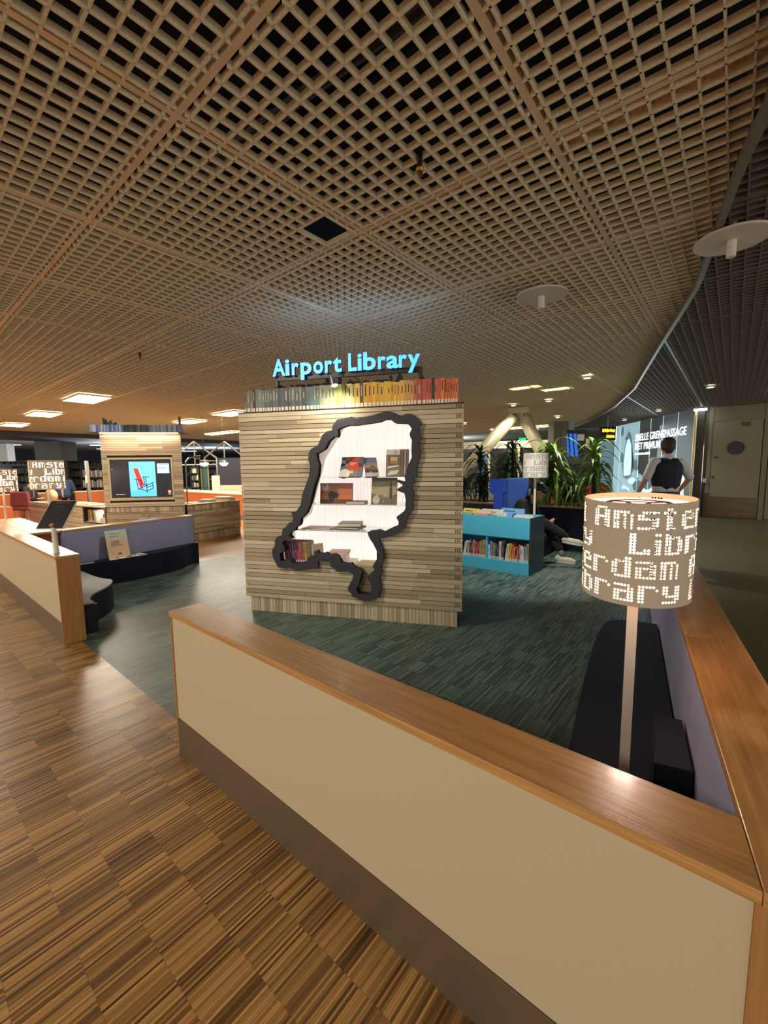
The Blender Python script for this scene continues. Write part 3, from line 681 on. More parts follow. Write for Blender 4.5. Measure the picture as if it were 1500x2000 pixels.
# arched spot on the rail
sp = thing('picture_spot', 'small silver spotlight on an arched arm over the map kiosk', 'spotlight', KW(1.15, 0.12, 0), KA)
sp.location.z = 0
MB().tube([(0.02, 0.06, 2.239), (0.015, 0.03, 2.28), (-0.04, -0.05, 2.315), (-0.11, -0.14, 2.31), (-0.16, -0.2, 2.285)], 0.006).build('arm', M_steel, sp)
MB().cyl((0.02, 0.06, 2.2385), (0.02, 0.06, 2.245), 0.03).build('base', M_steel, sp)
MB().cyl((-0.185, -0.205, 2.30), (-0.15, -0.215, 2.20), 0.012, 0.032, 14).build('head', M_steel, sp, smooth=False)
MB().cyl((-0.1495, -0.2152, 2.1985), (-0.149, -0.2155, 2.196), 0.029, 0.028, 14).build('lens', M_lens, sp)
lamp('sign_glow', 'AREA', KW(1.06, 0.02, 2.53), 1.8, (0.30, 0.55, 1.0), 1.4, 0.08, target=KW(1.06, 0.5, 3.6))
wl = KW(0.98, -0.22, 2.19); wt = KW(0.93, 0.0, 1.72)
lamp('picture_spot_light', 'SPOT', wl, 10, WARM, 0.02, target=wt, spot=2.3, blend=0.8)
# ================================================================ BOOKS
def book(label, th, h, d, col, loc, rotz, group=None, lean=0.0, sticker=True, marks=1, rot=None, pages=True, simple=False, name='book'):
    """spine faces local -y; origin at the spine's lower left corner"""
    m_ = rgb('cover_%02x%02x%02x' % tuple(int(max(0, min(255, c))) for c in col), col, 0.55)
    mb = MB()
    if simple: mb.box(0, th, 0, d, 0, h); 
    else: mb.box(0, th, 0, 0.004, 0, h); mb.box(0, 0.003, 0.004, d, 0, h); mb.box(th - 0.003, th, 0.004, d, 0, h)
    r = rot if rot else (0, lean, rotz)
    if lean: o = mb.build(name, m_, None, loc, rot=None); o.matrix_world = Matrix.Translation(loc) @ Matrix.Rotation(rotz, 4, 'Z') @ Matrix.Rotation(lean, 4, 'Y')
    else: o = mb.build(name, m_, None, loc, rot=r)
    tag(o, label, 'book', group)
    if simple: return o
    MB().box(0.0032, th - 0.0032, 0.0042, d - 0.003, 0.002, h - 0.004).build('pages', M_page, o)
    if sticker: MB().box(th * 0.16, th * 0.84, -0.0008, -0.0001, 0.006, 0.006 + min(0.034, h * 0.17)).build('label_sticker', M_sticker, o)
    if marks:
        mb = MB(); rr = random.Random(hash((round(th, 4), round(h, 4))) & 0xffff)
        lum = sum(col) / 3
        mk = M_ink if lum > 110 else rgb('spine_lettering', (176, 166, 146), 0.6)
        a = h * rr.uniform(0.42, 0.55); b = h * rr.uniform(0.72, 0.9)
        mb.box(th * 0.36, th * 0.60, -0.0007, -0.0001, a, b)
        if rr.random() < 0.5: mb.box(th * 0.2, th * 0.8, -0.0007, -0.0001, b + 0.006, b + 0.012)
        mb.build('spine_title', mk, o)
    return o
GRAD = [(0, (120, 118, 104), 'grey'), (.12, (150, 146, 130), 'pale grey'), (.16, (86, 98, 100), 'slate'), (.42, (58, 62, 66), 'charcoal'), (.62, (66, 74, 78), 'slate'), (.72, (70, 98, 96), 'green grey'), (.82, (96, 112, 92), 'sage'), (.92, (120, 124, 90), 'olive'), (1.02, (140, 140, 50), 'lime'), (1.12, (190, 180, 130), 'cream'), (1.2, (196, 140, 30), 'gold'), (1.42, (214, 160, 40), 'yellow'), (1.6, (206, 160, 60), 'amber'), (1.68, (190, 140, 90), 'tan'), (1.75, (184, 90, 70), 'brick red'), (1.85, (186, 84, 66), 'brick red'), (1.95, (206, 110, 70), 'orange'), (2.1, (210, 116, 76), 'orange')]
def grad(s):
    for (a, ca, n), (b, cb, n2) in zip(GRAD, GRAD[1:]):
        if s <= b:
            t = (s - a) / (b - a); return tuple(ca[i] + (cb[i] - ca[i]) * t for i in range(3)), (n if t < .5 else n2)
    return GRAD[-1][1], GRAD[-1][2]
rnd = random.Random(21); s = 0.006; k = 1
while s < 2.075:
    th = rnd.choice((0.022, 0.026, 0.028, 0.031, 0.034, 0.038, 0.045)); th = min(th, 2.095 - s)
    c, cn = grad(s + th / 2); j = rnd.uniform(-16, 16); c = tuple(max(8, min(250, v + j + rnd.uniform(-7, 7))) for v in c)
    if rnd.random() < 0.07: c = (58, 48, 42); cn = 'dark brown'
    h = 0.222 - abs(rnd.gauss(0, 0.006))
    book(f'{cn} book, {ordi(k)} from the left in the row topping the map kiosk', th - 0.001, h, 0.15, c, KW(s, 0.012 + rnd.uniform(0, .006), 2.0104), KA, 'books in the row on the map kiosk', marks=rnd.random() < 0.8)
    s += th; k += 1
# ---- books in the map window: flat covers as prints on the front board
def cover_book(label, w, h, th, loc, tilt, yaw, base_col, prints, name='book', extra=None):
    """a book standing cover forward, leaning back by tilt; prints(mb) draws in x,z"""
    t = thing(name, label, 'book'); 
    t.matrix_world = Matrix.Translation(loc) @ Matrix.Rotation(KA + yaw, 4, 'Z') @ Matrix.Rotation(-tilt, 4, 'X')
    MB().box(0, w, 0, 0.003, 0, h).box(0, w, th - 0.003, th, 0, h).box(0, 0.003, 0.003, th - 0.003, 0, h).build('cover', rgb('cover_%02x%02x%02x' % base_col, base_col, 0.45), t)
    MB().box(0.0032, w - 0.004, 0.0032, th - 0.0032, 0.003, h - 0.003).build('pages', M_page, t)
    mb = MB(); mats = prints(mb, w, h); mb.build('cover_picture', mats, t)
    if extra: extra(t, w, h)
    return t
def circ(cx, cz, r, n=18, sz=1.0): return [(cx + r * math.cos(2 * PI * i / n), cz + sz * r * math.sin(2 * PI * i / n)) for i in range(n)]
def p_patch(mb, w, h):
    r = random.Random(3); cols = [(170, 120, 80), (60, 70, 110), (200, 190, 170), (110, 90, 70), (80, 110, 120), (190, 80, 50), (222, 70, 44), (236, 226, 210)]
    for i in range(5):
        for j in range(6): mb.frect(w * i / 5, w * (i + 1) / 5, h * j / 6, h * (j + 1) / 6, -0.0006, r.randrange(6))
    mb.frect(w * .34, w * .8, h * .3, h * .78, -0.0012, 6)
    for k in range(3): mb.frect(w * .42, w * (.72 - .06 * k), h * (.68 - .05 * k), h * (.70 - .05 * k), -0.0016, 7)
    mb.flat(circ(w * .22, h * .14, w * .24), -0.0014, 7)
    return [rgb('print_%d%d%d' % c, c, 0.4) for c in cols]
cover_book('book with patchwork cover and red square, upper left on the top glass shelf', 0.225, 0.215, 0.022, KW(0.957, 0.09, 1.373), 0.5, 0.0, (60, 44, 36), p_patch)
def p_sky(mb, w, h):
    cols = [(126, 130, 170), (160, 150, 170), (196, 170, 140), (150, 120, 80), (90, 84, 84), (214, 210, 214)]
    for i, (a, b) in enumerate(((.72, 1), (.58, .72), (.46, .58), (.34, .46), (.2, .34), (0, .2))): mb.frect(0, w, h * a, h * b, -0.0006, i)
    mb.flat(circ(w * .6, h * .44, w * .25), -0.0012, 3); mb.frect(w * .3, w * .45, 0, h * .26, -0.0012, 5)
    return [rgb('print_%d%d%d' % c, c, 0.4) for c in cols]
cover_book('slim book with dusky sky cover leaning between two others, top glass shelf', 0.125, 0.215, 0.028, KW(1.225, 0.12, 1.373), 0.55, 0.5, (34, 34, 40), p_sky)
def p_shelf(mb, w, h):
    cols = [(90, 70, 54), (206, 170, 96), (120, 100, 84), (58, 44, 38), (200, 196, 186), (150, 80, 60), (230, 226, 214)]
    mb.frect(0, w, 0, h, -0.0004, 2); mb.frect(0, w * .62, h * .8, h, -0.0008, 4)
    mb.frect(w * .12, w * .6, h * .42, h * .78, -0.0008, 0); mb.frect(w * .2, w * .52, h * .46, h * .72, -0.0012, 1)
    for k in range(5): mb.frect(w * (.22 + .06 * k), w * (.25 + .06 * k), h * .46, h * .58, -0.0016, 3)
    for k in range(7): mb.frect(w * (.64 + .05 * k), w * (.68 + .05 * k), 0, h * (.95 - .03 * (k % 3)), -0.0008, (3, 5, 0, 3, 4, 3, 5)[k])
    mb.flat([(w * .08, h * .3), (w * .58, h * .38), (w * .58, h * .42), (w * .08, h * .36)], -0.0012, 6)
    mb.flat([(w * .05, h * .04), (w * .5, h * .08), (w * .6, h * .24), (w * .2, h * .2)], -0.0012, 4)
    mb.flat(circ(w * .42, h * .89, w * .07), -0.0012, 3); mb.flat(circ(w * .42, h * .89, w * .05), -0.0016, 4)
    return [rgb('print_%d%d%d' % c, c, 0.4) for c in cols]
cover_book('tall book with library interior cover, right end of the top glass shelf', 0.215, 0.255, 0.03, KW(1.418, 0.11, 1.373), 0.14, -0.02, (70, 58, 48), p_shelf)
def p_tree(mb, w, h):
    cols = [(196, 110, 72), (206, 130, 90), (150, 110, 110), (40, 36, 40), (226, 220, 200), (214, 120, 60), (120, 60, 40), (196, 60, 40)]
    for i in range(5): mb.frect(0, w, h * i / 5, h * (i + 1) / 5, -0.0004, (6, 5, 0, 1, 2)[i])
    mb.flat([(w * .55, h * .5), (w, h * .35), (w, h * .95), (w * .66, h * .95)], -0.0007, 0); mb.flat([(w * .72, h * .05), (w, h * .12), (w, h * .18), (w * .8, h * .2)], -0.0009, 6)
    r = random.Random(9)
    for k in range(26):
        a = r.uniform(0.1, PI - 0.1); q = r.uniform(.05, .22); mb.flat(circ(w * .38 + w * q * math.cos(a), h * .27 + h * 1.35 * q * math.sin(a), w * .045, 9), -0.0012 - 0.00002 * k, 3)
    for dx in (-.12, -.05, .02, .1): mb.flat([(w * (.38 + dx * .4 - .012), h * .1), (w * (.38 + dx * .4 + .012), h * .1), (w * (.38 + dx + .012), h * .42), (w * (.38 + dx - .012), h * .42)], -0.0018, 3)
    mb.frect(0, w, 0, h * .1, -0.002, 6)
    mb.flat(circ(w * .15, h * .8, h * .2, 22), -0.0012, 4); mb.flat(circ(w * .135, h * .9, h * .035, 10), -0.0016, 7); mb.flat(circ(w * .165, h * .9, h * .035, 10), -0.0016, 7)
    mb.frect(w * .33, w * .62, h * .8, h * .83, -0.0012, 2); mb.frect(w * .36, w * .6, h * .7, h * .72, -0.0012, 6)
    return [rgb('print_%d%d%d' % c, c, 0.4) for c in cols]
cover_book('wide book with dark tree on orange sunset cover, middle glass shelf', 0.33, 0.20, 0.02, KW(0.739, 0.12, 1.109), 0.12, 0.08, (110, 70, 54), p_tree)
def p_amst(mb, w, h):
    cols = [(150, 136, 104), (176, 160, 124), (90, 80, 60), (50, 46, 40), (206, 198, 166), (120, 108, 84), (180, 60, 44)]
    mb.frect(0, w, 0, h, -0.0004, 0); mb.flat([(0, h * .55), (w, h * .75), (w, h * .35), (0, h * .2)], -0.0007, 1)
    mb.flat([(0, h * .42), (w * .4, h * .3), (w * .7, h * .22), (w, h * .4), (w, 0), (0, 0)], -0.0009, 5)
    r = random.Random(4)
    for k in range(18):
        x = r.uniform(0, w * .95); z = r.uniform(h * .05, h * .34); mb.frect(x, x + w * .05, z, z + h * .05, -0.0011 - 0.00002 * k, r.choice((2, 3, 4)))
    mb.frect(w * .72, w * .82, h * .2, h * .62, -0.0016, 3); mb.frect(w * .735, w * .805, h * .62, h * .76, -0.0016, 2); mb.flat([(w * .74, h * .76), (w * .80, h * .76), (w * .77, h * .92)], -0.0016, 3)
    mb.flat(circ(w * .2, h * .16, w * .14, 20, 1.15), -0.0018, 4); mb.flat(circ(w * .185, h * .22, w * .018, 8), -0.0021, 6); mb.flat(circ(w * .215, h * .22, w * .018, 8), -0.0021, 6)
    tx = text_mb('Amsterdam', h * .085, w * .62); merge(mb, tx, (w * .05, -0.002, h * .86), 3); mb.frect(w * .06, w * .3, h * .80, h * .812, -0.002, 3)
    return [rgb('print_%d%d%d' % c, c, 0.4) for c in cols]
cover_book('sepia book titled Amsterdam with church tower cover, right on the middle shelf', 0.25, 0.255, 0.02, KW(1.272, 0.10, 1.109), 0.18, 0.0, (80, 70, 56), p_amst)
def flat_book(label, w, d, th, loc, rotz, col, group=None):
    t = thing('book', label, 'book', loc, rotz, group)
    MB().box(0, w, 0, d, 0, 0.003).box(0, w, 0, d, th - 0.003, th).box(0, 0.003, 0, d, 0.003, th - 0.003).build('cover', rgb('cover_%02x%02x%02x' % col, col, 0.45), t)
    MB().box(0.0032, w - 0.004, 0.004, d - 0.004, 0.0032, th - 0.0032).build('pages', M_page, t); return t
flat_book('thin brown book lying flat on the middle glass shelf', 0.19, 0.14, 0.026, KW(1.03, 0.06, 1.1095), KA + 0.06, (92, 56, 44))
flat_book('pale pink open folder lying at the left of the lowest glass shelf', 0.30, 0.20, 0.008, KW(0.56, 0.06, 0.8545), KA - 0.03, (206, 170, 150))
flat_book('dark magazine at the bottom of the pile on the lowest glass shelf', 0.28, 0.21, 0.012, KW(0.87, 0.05, 0.8545), KA + 0.03, (70, 62, 62))
flat_book('black edged book second in the pile on the lowest glass shelf', 0.24, 0.20, 0.018, KW(0.93, 0.045, 0.867), KA - 0.10, (40, 36, 36))
flat_book('thick grey book on top of the pile on the lowest glass shelf', 0.22, 0.19, 0.035, KW(0.95, 0.06, 0.8855), KA + 0.16, (150, 146, 146))
cols = [((96, 70, 110), 'purple'), ((170, 70, 66), 'red'), ((60, 60, 66), 'black'), ((120, 76, 120), 'violet'), ((90, 60, 120), 'dark violet'), ((180, 84, 80), 'coral'), ((170, 66, 78), 'crimson'), ((150, 90, 100), 'rose'), ((170, 150, 80), 'mustard'), ((140, 124, 70), 'ochre')]
for k, (c, cn) in enumerate(cols):
    book(f'{cn} travel guide, {ordi(k + 1)} in the leaning row at the map window bottom', 0.024, 0.225, 0.14, c, KW(0.385 + 0.027 * k, 0.04, 0.503), KA, 'travel guides in the map window', lean=-0.10, marks=1)
t = cover_book('white paperback propped at the right end of the leaning travel guides', 0.12, 0.2, 0.016, KW(0.685, 0.05, 0.503), 0.1, 0.9, (206, 196, 176), lambda mb, w, h: (mb.frect(w * .3, w * .32, h * .1, h * .9, -0.0006, 0), [M_page])[1])
flat_book('pink covered book lying on the cabinet step inside the map window', 0.2, 0.16, 0.02, KW(0.82, 0.10, 0.602), KA + 0.12, (206, 160, 150))
t = thing('display_step', 'small white riser under the pink book in the map window', 'stand', KW(0.80, 0.06, 0.501), KA); MB().box(0, 0.19, 0, 0.2, 0, 0.012).box(0, 0.19, 0, 0.2, 0.088, 0.1).box(0, 0.012, 0, 0.2, 0.012, 0.088).box(0.178, 0.19, 0, 0.2, 0.012, 0.088).build('riser', M_inwhite, t)
t = thing('archive_box', 'beige cardboard box standing in the lower tip of the map window', 'box', KW(1.125, 0.05, 0.2265), KA)
MB().box(0, 0.235, 0, 0.2, 0, 0.28).build('carton', rgb('cardboard_grey', (176, 162, 132), 0.8, noise=0.05, nscale=20), t); MB().box(-0.002, 0.237, -0.002, 0.202, 0.281, 0.30).build('lid', rgb('cardboard_lid', (206, 184, 146), 0.8), t)
mb = MB(); [mb.box(0.06 + 0.018 * k, 0.072 + 0.018 * k, -0.003, -0.001, 0.10, 0.106) for k in range(5)]; mb.box(0.16, 0.2, -0.003, -0.001, 0.098, 0.112, 1); mb.build('printed_label', [M_ink, rgb('rust_print', (160, 110, 70))], t)
# ================================================================ PERFORATED LAMPS
GL = {'A': ".####. ##..## ##..## ###### ##..## ##..## ##..##", 'm': "...... #####. ##.#.# ##.#.# ##.#.# ##.#.# ##.#.#", 's': "...... .##### ##.... ###### ....## ....## #####.", 't': ".##.. ####. .##.. .##.. .##.. .##.. .###.", 'e': "...... .####. ##..## ###### ##.... ##.... .#####", 'r': "...... #####. ##...# ##.... ##.... ##.... ##....", 'd': "....## .##### ##..## ##..## ##..## ##..## .#####", 'a': "...... #####. ....## ###### ##..## ##..## ######", 'L': "##.... ##.... ##.... ##.... ##.... ##..## ######", 'i': "## .. ## ## ## ## ##", 'b': "##.... #####. ##..## ##..## ##..## ##..## #####.", 'y': "...... ##..## ##..## ##..## .##### ....## #####.", 'p': "...... #####. ##..## ##..## #####. ##.... ##....", 'o': "...... .####. ##..## ##..## ##..## ##..## .####.", ' ': "... ... ... ... ... ... ..."}
ROWS = [('Airport Amsterdam ', 10, 3.0), ('Library   Library ', 10, 1.2), ('Amsterdam Airport ', 7, 3.5), ('Library   Library ', 15, 3.8)]
NC, NRW, SR = 106, 33, 0.171; PIT = 2 * PI * SR / NC; SHH = NRW * PIT + 0.008
dots = set()
for b, (txt, ci, sh) in enumerate(ROWS):
    x = 0; pos = []
    for ch in txt:
        g_ = GL[ch].split(); pos.append(x); x += len(g_[0]) + 1
    c0 = pos[ci] + len(GL[txt[ci]].split()[0]) / 2 - sh
    for ch, x in zip(txt, pos):
        for r_, row in enumerate(GL[ch].split()):
            for q, v in enumerate(row):
                if v == '#': dots.add(((math.floor(x + q - c0 + 0.25) + NC // 2) % NC, 1 + b * 8 + r_))
def shade_mesh(m_):
    mb = MB(); R_ = 0.40
    def P(c, r): th = -PI / 2 + (c - NC / 2) * 2 * PI / NC; return (SR * math.cos(th), SR * math.sin(th), SHH - 0.004 - r * PIT)
    for c in range(NC):
        mb.add([P(c, -0.004 / PIT), P(c, 0), P(c + 1, 0), P(c + 1, -0.004 / PIT)], [(0, 1, 2, 3)]); mb.add([P(c, NRW), P(c, NRW + 0.004 / PIT), P(c + 1, NRW + 0.004 / PIT), P(c + 1, NRW)], [(0, 1, 2, 3)])
        for r in range(NRW):
            if (c, r) in dots:
                cor = [P(c, r), P(c, r + 1), P(c + 1, r + 1), P(c + 1, r)]
                ok = []
                for k in range(8):
                    a = PI / 8 + k * PI / 4; ok.append(P(c + 0.5 + R_ * -math.cos(a - PI / 2 + PI / 2) , r + 0.5 - R_ * math.sin(a)))
                # order the ring so that each corner faces two ring points
                ring = sorted(range(8), key=lambda k: math.atan2(-(ok[k][2] - (SHH - 0.004 - (r + .5) * PIT)), 0) if False else k)
                pts = cor + ok
                # corners in order: upper-left, lower-left, lower-right, upper-right ; ring angle grows from left upwards
                idx = {0: (0, 1), 3: (2, 3), 2: (4, 5), 1: (6, 7)}
                for cc, (i, j) in idx.items(): mb.add([pts[cc], ok[i], ok[j]], [(0, 1, 2)])
                for ca, cb, i, j in ((0, 3, 1, 2), (3, 2, 3, 4), (2, 1, 5, 6), (1, 0, 7, 0)): mb.add([pts[ca], ok[i], ok[j], pts[cb]], [(0, 1, 2, 3)])
            else: mb.add([P(c, r), P(c, r + 1), P(c + 1, r + 1), P(c + 1, r)], [(0, 1, 2, 3)])
    return mb.mesh('shade', m_)
shade_lit = shade_mesh(M_shade)
M_pale = mat('bright_lit_shade', (214, 210, 202), 0.6)  # paler copy of the shade colour, bright light on it put in
shade_pale = shade_lit.copy(); shade_pale.materials[0] = M_pale
M_ring = mat('brown_spider', (70, 36, 28), 0.5)
def perf_lamp(label, loc, top, lit=True, square=False, power=5.0, group=None):
    t = thing('perforated_lamp', label, 'lamp', loc, math.atan2(loc[1], loc[0]) - PI / 2, group)
    h = top - loc[2]; z = h - SHH
    MB().box(-0.02, 0.02, -0.02, 0.02, 0.0, 0.008).build('base_plate', M_offw, t)
    if square: MB().box(-0.017, 0.017, -0.017, 0.017, 0.0085, z + 0.10).build('pole', M_offw, t)
    else: MB().cyl((0, 0, 0.0085), (0, 0, z + 0.10), 0.016, n=14).build('pole', M_offw, t, smooth=False)
    ta = math.radians(2.7) if square else 0.0
    sh = link('shade', shade_lit if lit else shade_pale, t, (0, 0, z)); sh.rotation_euler = (ta, 0, 0); sh.location = (0, SHH / 2 * math.sin(ta), z + SHH / 2 * (1 - math.cos(ta)))
    mb = MB(); mb.lathe([(SR + 0.0015, SHH + 0.0005), (SR + 0.0015, SHH - 0.003), (SR - 0.0015, SHH - 0.003), (SR - 0.0015, SHH + 0.0005), (SR + 0.0015, SHH + 0.0005)], 64); mb.build('rim', M_shade if lit else M_pale, sh)
    mb = MB(); mb.add([((SR - 0.0015) * math.cos(2 * PI * i / 48), (SR - 0.0015) * math.sin(2 * PI * i / 48), SHH - 0.022) for i in range(48)], [tuple(range(48))]); mb.build('diffuser', M_diff, sh)
    mb = MB(); mb.add([((SR - 0.0015) * math.cos(2 * PI * i / 48), (SR - 0.0015) * math.sin(2 * PI * i / 48), 0.012) for i in range(48)], [tuple(range(48))]); mb.build('lower_diffuser', M_diff, sh)
    mb = MB()
    mb.lathe([(0.105, SHH - 0.018), (0.105, SHH - 0.0215), (0.086, SHH - 0.0215), (0.086, SHH - 0.018), (0.105, SHH - 0.018)], 40)
    for k in range(3):
        a = 0.5 + k * 2 * PI / 3; c_, s_ = math.cos(a), math.sin(a); w = 0.010
        mb.hexa([(0.086 * c_ - w * s_, 0.086 * s_ + w * c_, SHH - 0.0215), (0.03 * c_ - w * s_, 0.03 * s_ + w * c_, SHH - 0.0215), (0.03 * c_ + w * s_, 0.03 * s_ - w * c_, SHH - 0.0215), (0.086 * c_ + w * s_, 0.086 * s_ - w * c_, SHH - 0.0215)] +
                [(0.086 * c_ - w * s_, 0.086 * s_ + w * c_, SHH - 0.018), (0.03 * c_ - w * s_, 0.03 * s_ + w * c_, SHH - 0.018), (0.03 * c_ + w * s_, 0.03 * s_ - w * c_, SHH - 0.018), (0.086 * c_ + w * s_, 0.086 * s_ - w * c_, SHH - 0.018)])
    mb.lathe([(0.04, SHH - 0.017), (0.04, SHH - 0.0215), (0.028, SHH - 0.0215), (0.028, SHH - 0.017), (0.04, SHH - 0.017)], 24)
    mb.build('spider_ring', M_ring, sh)
    if not lit: MB().lathe([(SR - .004, .004), (SR - .004, SHH - .004)], 48).build('added_dark_sleeve', rgb('inner_darkness_grey', (70, 68, 66), .8), sh)  # added grey sleeve paints the darkness behind the unlit lamp's holes
    if lit:
        MB().ball((0, 0, SHH * 0.5), (0.03, 0.03, 0.045)).build('bulb', M_bulb, sh, smooth=True)
        o = lamp('lamp_light', 'POINT', (0, 0, SHH * 0.55), power, (1.0, 0.78, 0.64), 0.045); o.parent = sh
    return t
perf_lamp('lit lamp with glowing dotted Amsterdam lettering, standing behind the nearest partition', (-0.254, 1.714, 0.281), 1.345, square=True, power=22)
perf_lamp('lit dotted drum lamp directly above the black tilted notice board', (-6.33, 1.305, PH + 0.001), 1.58, power=22)
perf_lamp('lit dotted drum lamp at the left picture edge, on the far corner ledge', (-8.25, 1.17, PH + 0.001), 1.495, power=22)
perf_lamp('pale unlit dotted drum lamp behind the teal bookcase', (-2.185, 6.02, 0.0), 1.635, lit=False)
# ================================================================ NOTICE BOARD, COLOURING SIGN AND PAD
t = thing('notice_stand', 'black tilted notice board on a white post at the partition end', 'sign', (0, 0, 0))
MB().cyl((-4.415, 0.925, PH + 0.001), (-4.415, 0.925, PH + 0.006), 0.026, n=20).build('base', M_white, t)
MB().cyl((-4.415, 0.925, PH + 0.0065), (-4.44, 0.925, 0.978), 0.0195, n=20).build('post', M_white, t)
bl, br, tr_, tl_ = Vector((-4.532, .826, .972)), Vector((-4.360, .969, .972)), Vector((-4.443, 1.111, 1.194)), Vector((-4.618, .966, 1.194))
ex = (br - bl).normalized(); ey = (tl_ - bl).normalized(); ez = ex.cross(ey).normalized(); BW = (br - bl).length; BH = (tl_ - bl).length
bd = bpy.data.objects.new('board', None); bpy.data.objects.remove(bd)
def board_pts(x0, x1, y0, y1, zz): return [bl + ex * x0 + ey * y0 + ez * zz, bl + ex * x1 + ey * y0 + ez * zz, bl + ex * x1 + ey * y1 + ez * zz, bl + ex * x0 + ey * y1 + ez * zz]
mb = MB(); mb.hexa([tuple(p) for p in board_pts(-0.004, BW + .004, -0.004, BH + .004, -0.008) + board_pts(-0.004, BW + .004, -0.004, BH + .004, -0.001)]); mb.build('board', M_white, t)
mb = MB(); mb.hexa([tuple(p) for p in board_pts(0, BW - .003, 0, BH, -0.0008) + board_pts(0, BW - .003, 0, BH, 0.0004)]); fc = mb.build('poster', M_black, t)
mb = MB()
for i, (y, a, b) in enumerate(((.93, .2, .82), (.885, .2, .74), (.80, .2, .66), (.765, .2, .7), (.73, .2, .62), (.65, .2, .68), (.615, .2, .64), (.55, .2, .6))):
    mb.add([tuple(p) for p in board_pts(BW * a, BW * b, BH * y, BH * (y + (.022 if i < 2 else .012)), 0.0008)], [(0, 1, 2, 3)], 0 if i < 2 else 1)
for cx in (.47, .53): mb.add([tuple(bl + ex * (BW * cx + .012 * math.cos(k * PI / 6)) + ey * (BH * .12 + .017 * math.sin(k * PI / 6)) + ez * 0.0008) for k in range(12)], [tuple(range(12))], 2)
mb.build('poster_print', [rgb('dim_red_print', (120, 60, 44)), rgb('dim_grey_print', (70, 66, 62)), rgb('orange_print', (206, 120, 60))], fc)
# colouring sign leaning on the felt wall
SA = math.atan2(2.03 - 1.768, -6.171 + 6.136)
t = thing('colouring_sign', 'upright card reading Colouring pictures leaning on the lavender wall', 'sign', (-6.03, 1.80, 0.331), SA + 0.0)
t.matrix_world = Matrix.Translation((-6.02, 1.79, 0.331)) @ Matrix.Rotation(SA, 4, 'Z') @ Matrix.Rotation(-0.22, 4, 'X')
MB().box(0, 0.26, 0, 0.006, 0, 0.365).build('card', rgb('peach_card', (228, 196, 160), 0.6), t)
mb = MB(); mb.frect(0, .26, .25, .365, -0.0005, 0); mb.build('green_header', rgb('mint_header', (206, 214, 190), 0.6), t)
mb = MB(); merge(mb, text_mb('Colouring', 0.021, 0.125), (.05, -0.001, .312), 0); merge(mb, text_mb('pictures', 0.021, 0.105), (.05, -0.001, .278), 0)
for k, w in enumerate((.10, .11, .10, .14)): mb.frect(.05, .05 + w, .218 - .018 * k, .224 - .018 * k, -0.001, 0)
mb.flat(circ(.128, .055, .011, 12, 1.4), -0.001, 1); mb.flat(circ(.147, .055, .011, 12, 1.4), -0.0012, 1); mb.build('card_print', [M_ink, rgb('red_print', (190, 70, 50))], t)
t = thing('colouring_pad', 'white colouring sheet with crayons lying open on the navy bench', 'paper', (0, 0, 0))
MB().prism([(-5.955, 1.775), (-5.975, 2.22), (-6.17, 2.20), (-6.015, 1.79)], 0.3308, 0.3348).build('sheet', M_paper, t)
for k, (x, y, a, c, w_) in enumerate(((-6.03, 1.87, .3, (30, 28, 30), 'nearest the sheet corner by the left bench'), (-5.99, 1.97, 1.2, (40, 36, 40), 'second along the sheet, at its front edge'), (-6.06, 2.02, .9, (60, 50, 50), 'in the middle of the sheet'), (-6.09, 2.09, .2, (26, 26, 30), 'at the back edge beside the card'), (-6.03, 2.13, 1.0, (30, 30, 40), 'furthest along the sheet'))):
    tag(MB().cyl((x, y, 0.339), (x + .05 * math.cos(a), y + .05 * math.sin(a), 0.339), 0.004, n=8).cyl((x + .05 * math.cos(a), y + .05 * math.sin(a), 0.339), (x + .058 * math.cos(a), y + .058 * math.sin(a), 0.339), 0.004, 0.001, n=8).build('crayon', rgb('crayon_%d' % k, c)), 'dark crayon on the colouring sheet, ' + w_, 'crayon', 'crayons on the colouring sheet')
tag(MB().prism([(-6.03, 1.46), (-5.98, 1.46), (-5.98, 1.62), (-6.03, 1.62)], 0.3305, 0.332).build('paper_strip', M_paper), 'thin white paper strip on the navy bench beside the end post', 'paper')
tag(MB().prism([(-6.50, 2.33), (-6.46, 2.322), (-6.54, 2.72), (-6.58, 2.71)][::-1], PH + 0.0005, PH + 0.004).build('bookmark_strip', rgb('pale_blue_plastic', (190, 206, 236), 0.3)), 'pale blue glossy strip lying on the felt partition cap', 'strip')
# ================================================================ TELEVISION KIOSK AND COUNTER
TA = math.atan2(3.776 - 2.733, -8.199 + 9.124); TO = Vector((-9.124, 2.733, 0))
def TW(s, y, z): return (TO.x + s * math.cos(TA) - y * math.sin(TA), TO.y + s * math.sin(TA) + y * math.cos(TA), z)
tv = thing('television_kiosk', 'slatted wooden kiosk holding a television, behind the felt partition', 'kiosk', tuple(TO), TA)
MB().prism([(0, 0), (1.394, 0), (.77, .54), (.44, .54)], 0.0, 2.15).build('body', mat('dark_core_board', (38, 30, 22)), tv)
def slats(parent, x0, x1, za, zb, n, holes=(), y=0.0, seed=0, wmin=.3, wmax=.9, name='slat', mat_=None):
    rh = (zb - za) / n; rn = random.Random(seed)
    for r in range(n):
        a, b = za + r * rh, za + (r + 1) * rh
        cuts = [(h0, h1) for (h0, h1, z0_, z1_) in holes if a < z1_ - 0.004 and b > z0_ + 0.004]
        for p, q in subtract((x0, x1), cuts):
            x = p
            while x < q - 0.004:
                w = rn.uniform(wmin, wmax); e = q if x + w > q - 0.15 else x + w
                mb = MB(); mb.tv = rn.random(); mb.box(x + .0008, e - .0008, y - 0.020 - rn.uniform(0, .004), y - 0.0005, a + .003, b - .001).build(name, mat_ or M_slat, parent); x = e
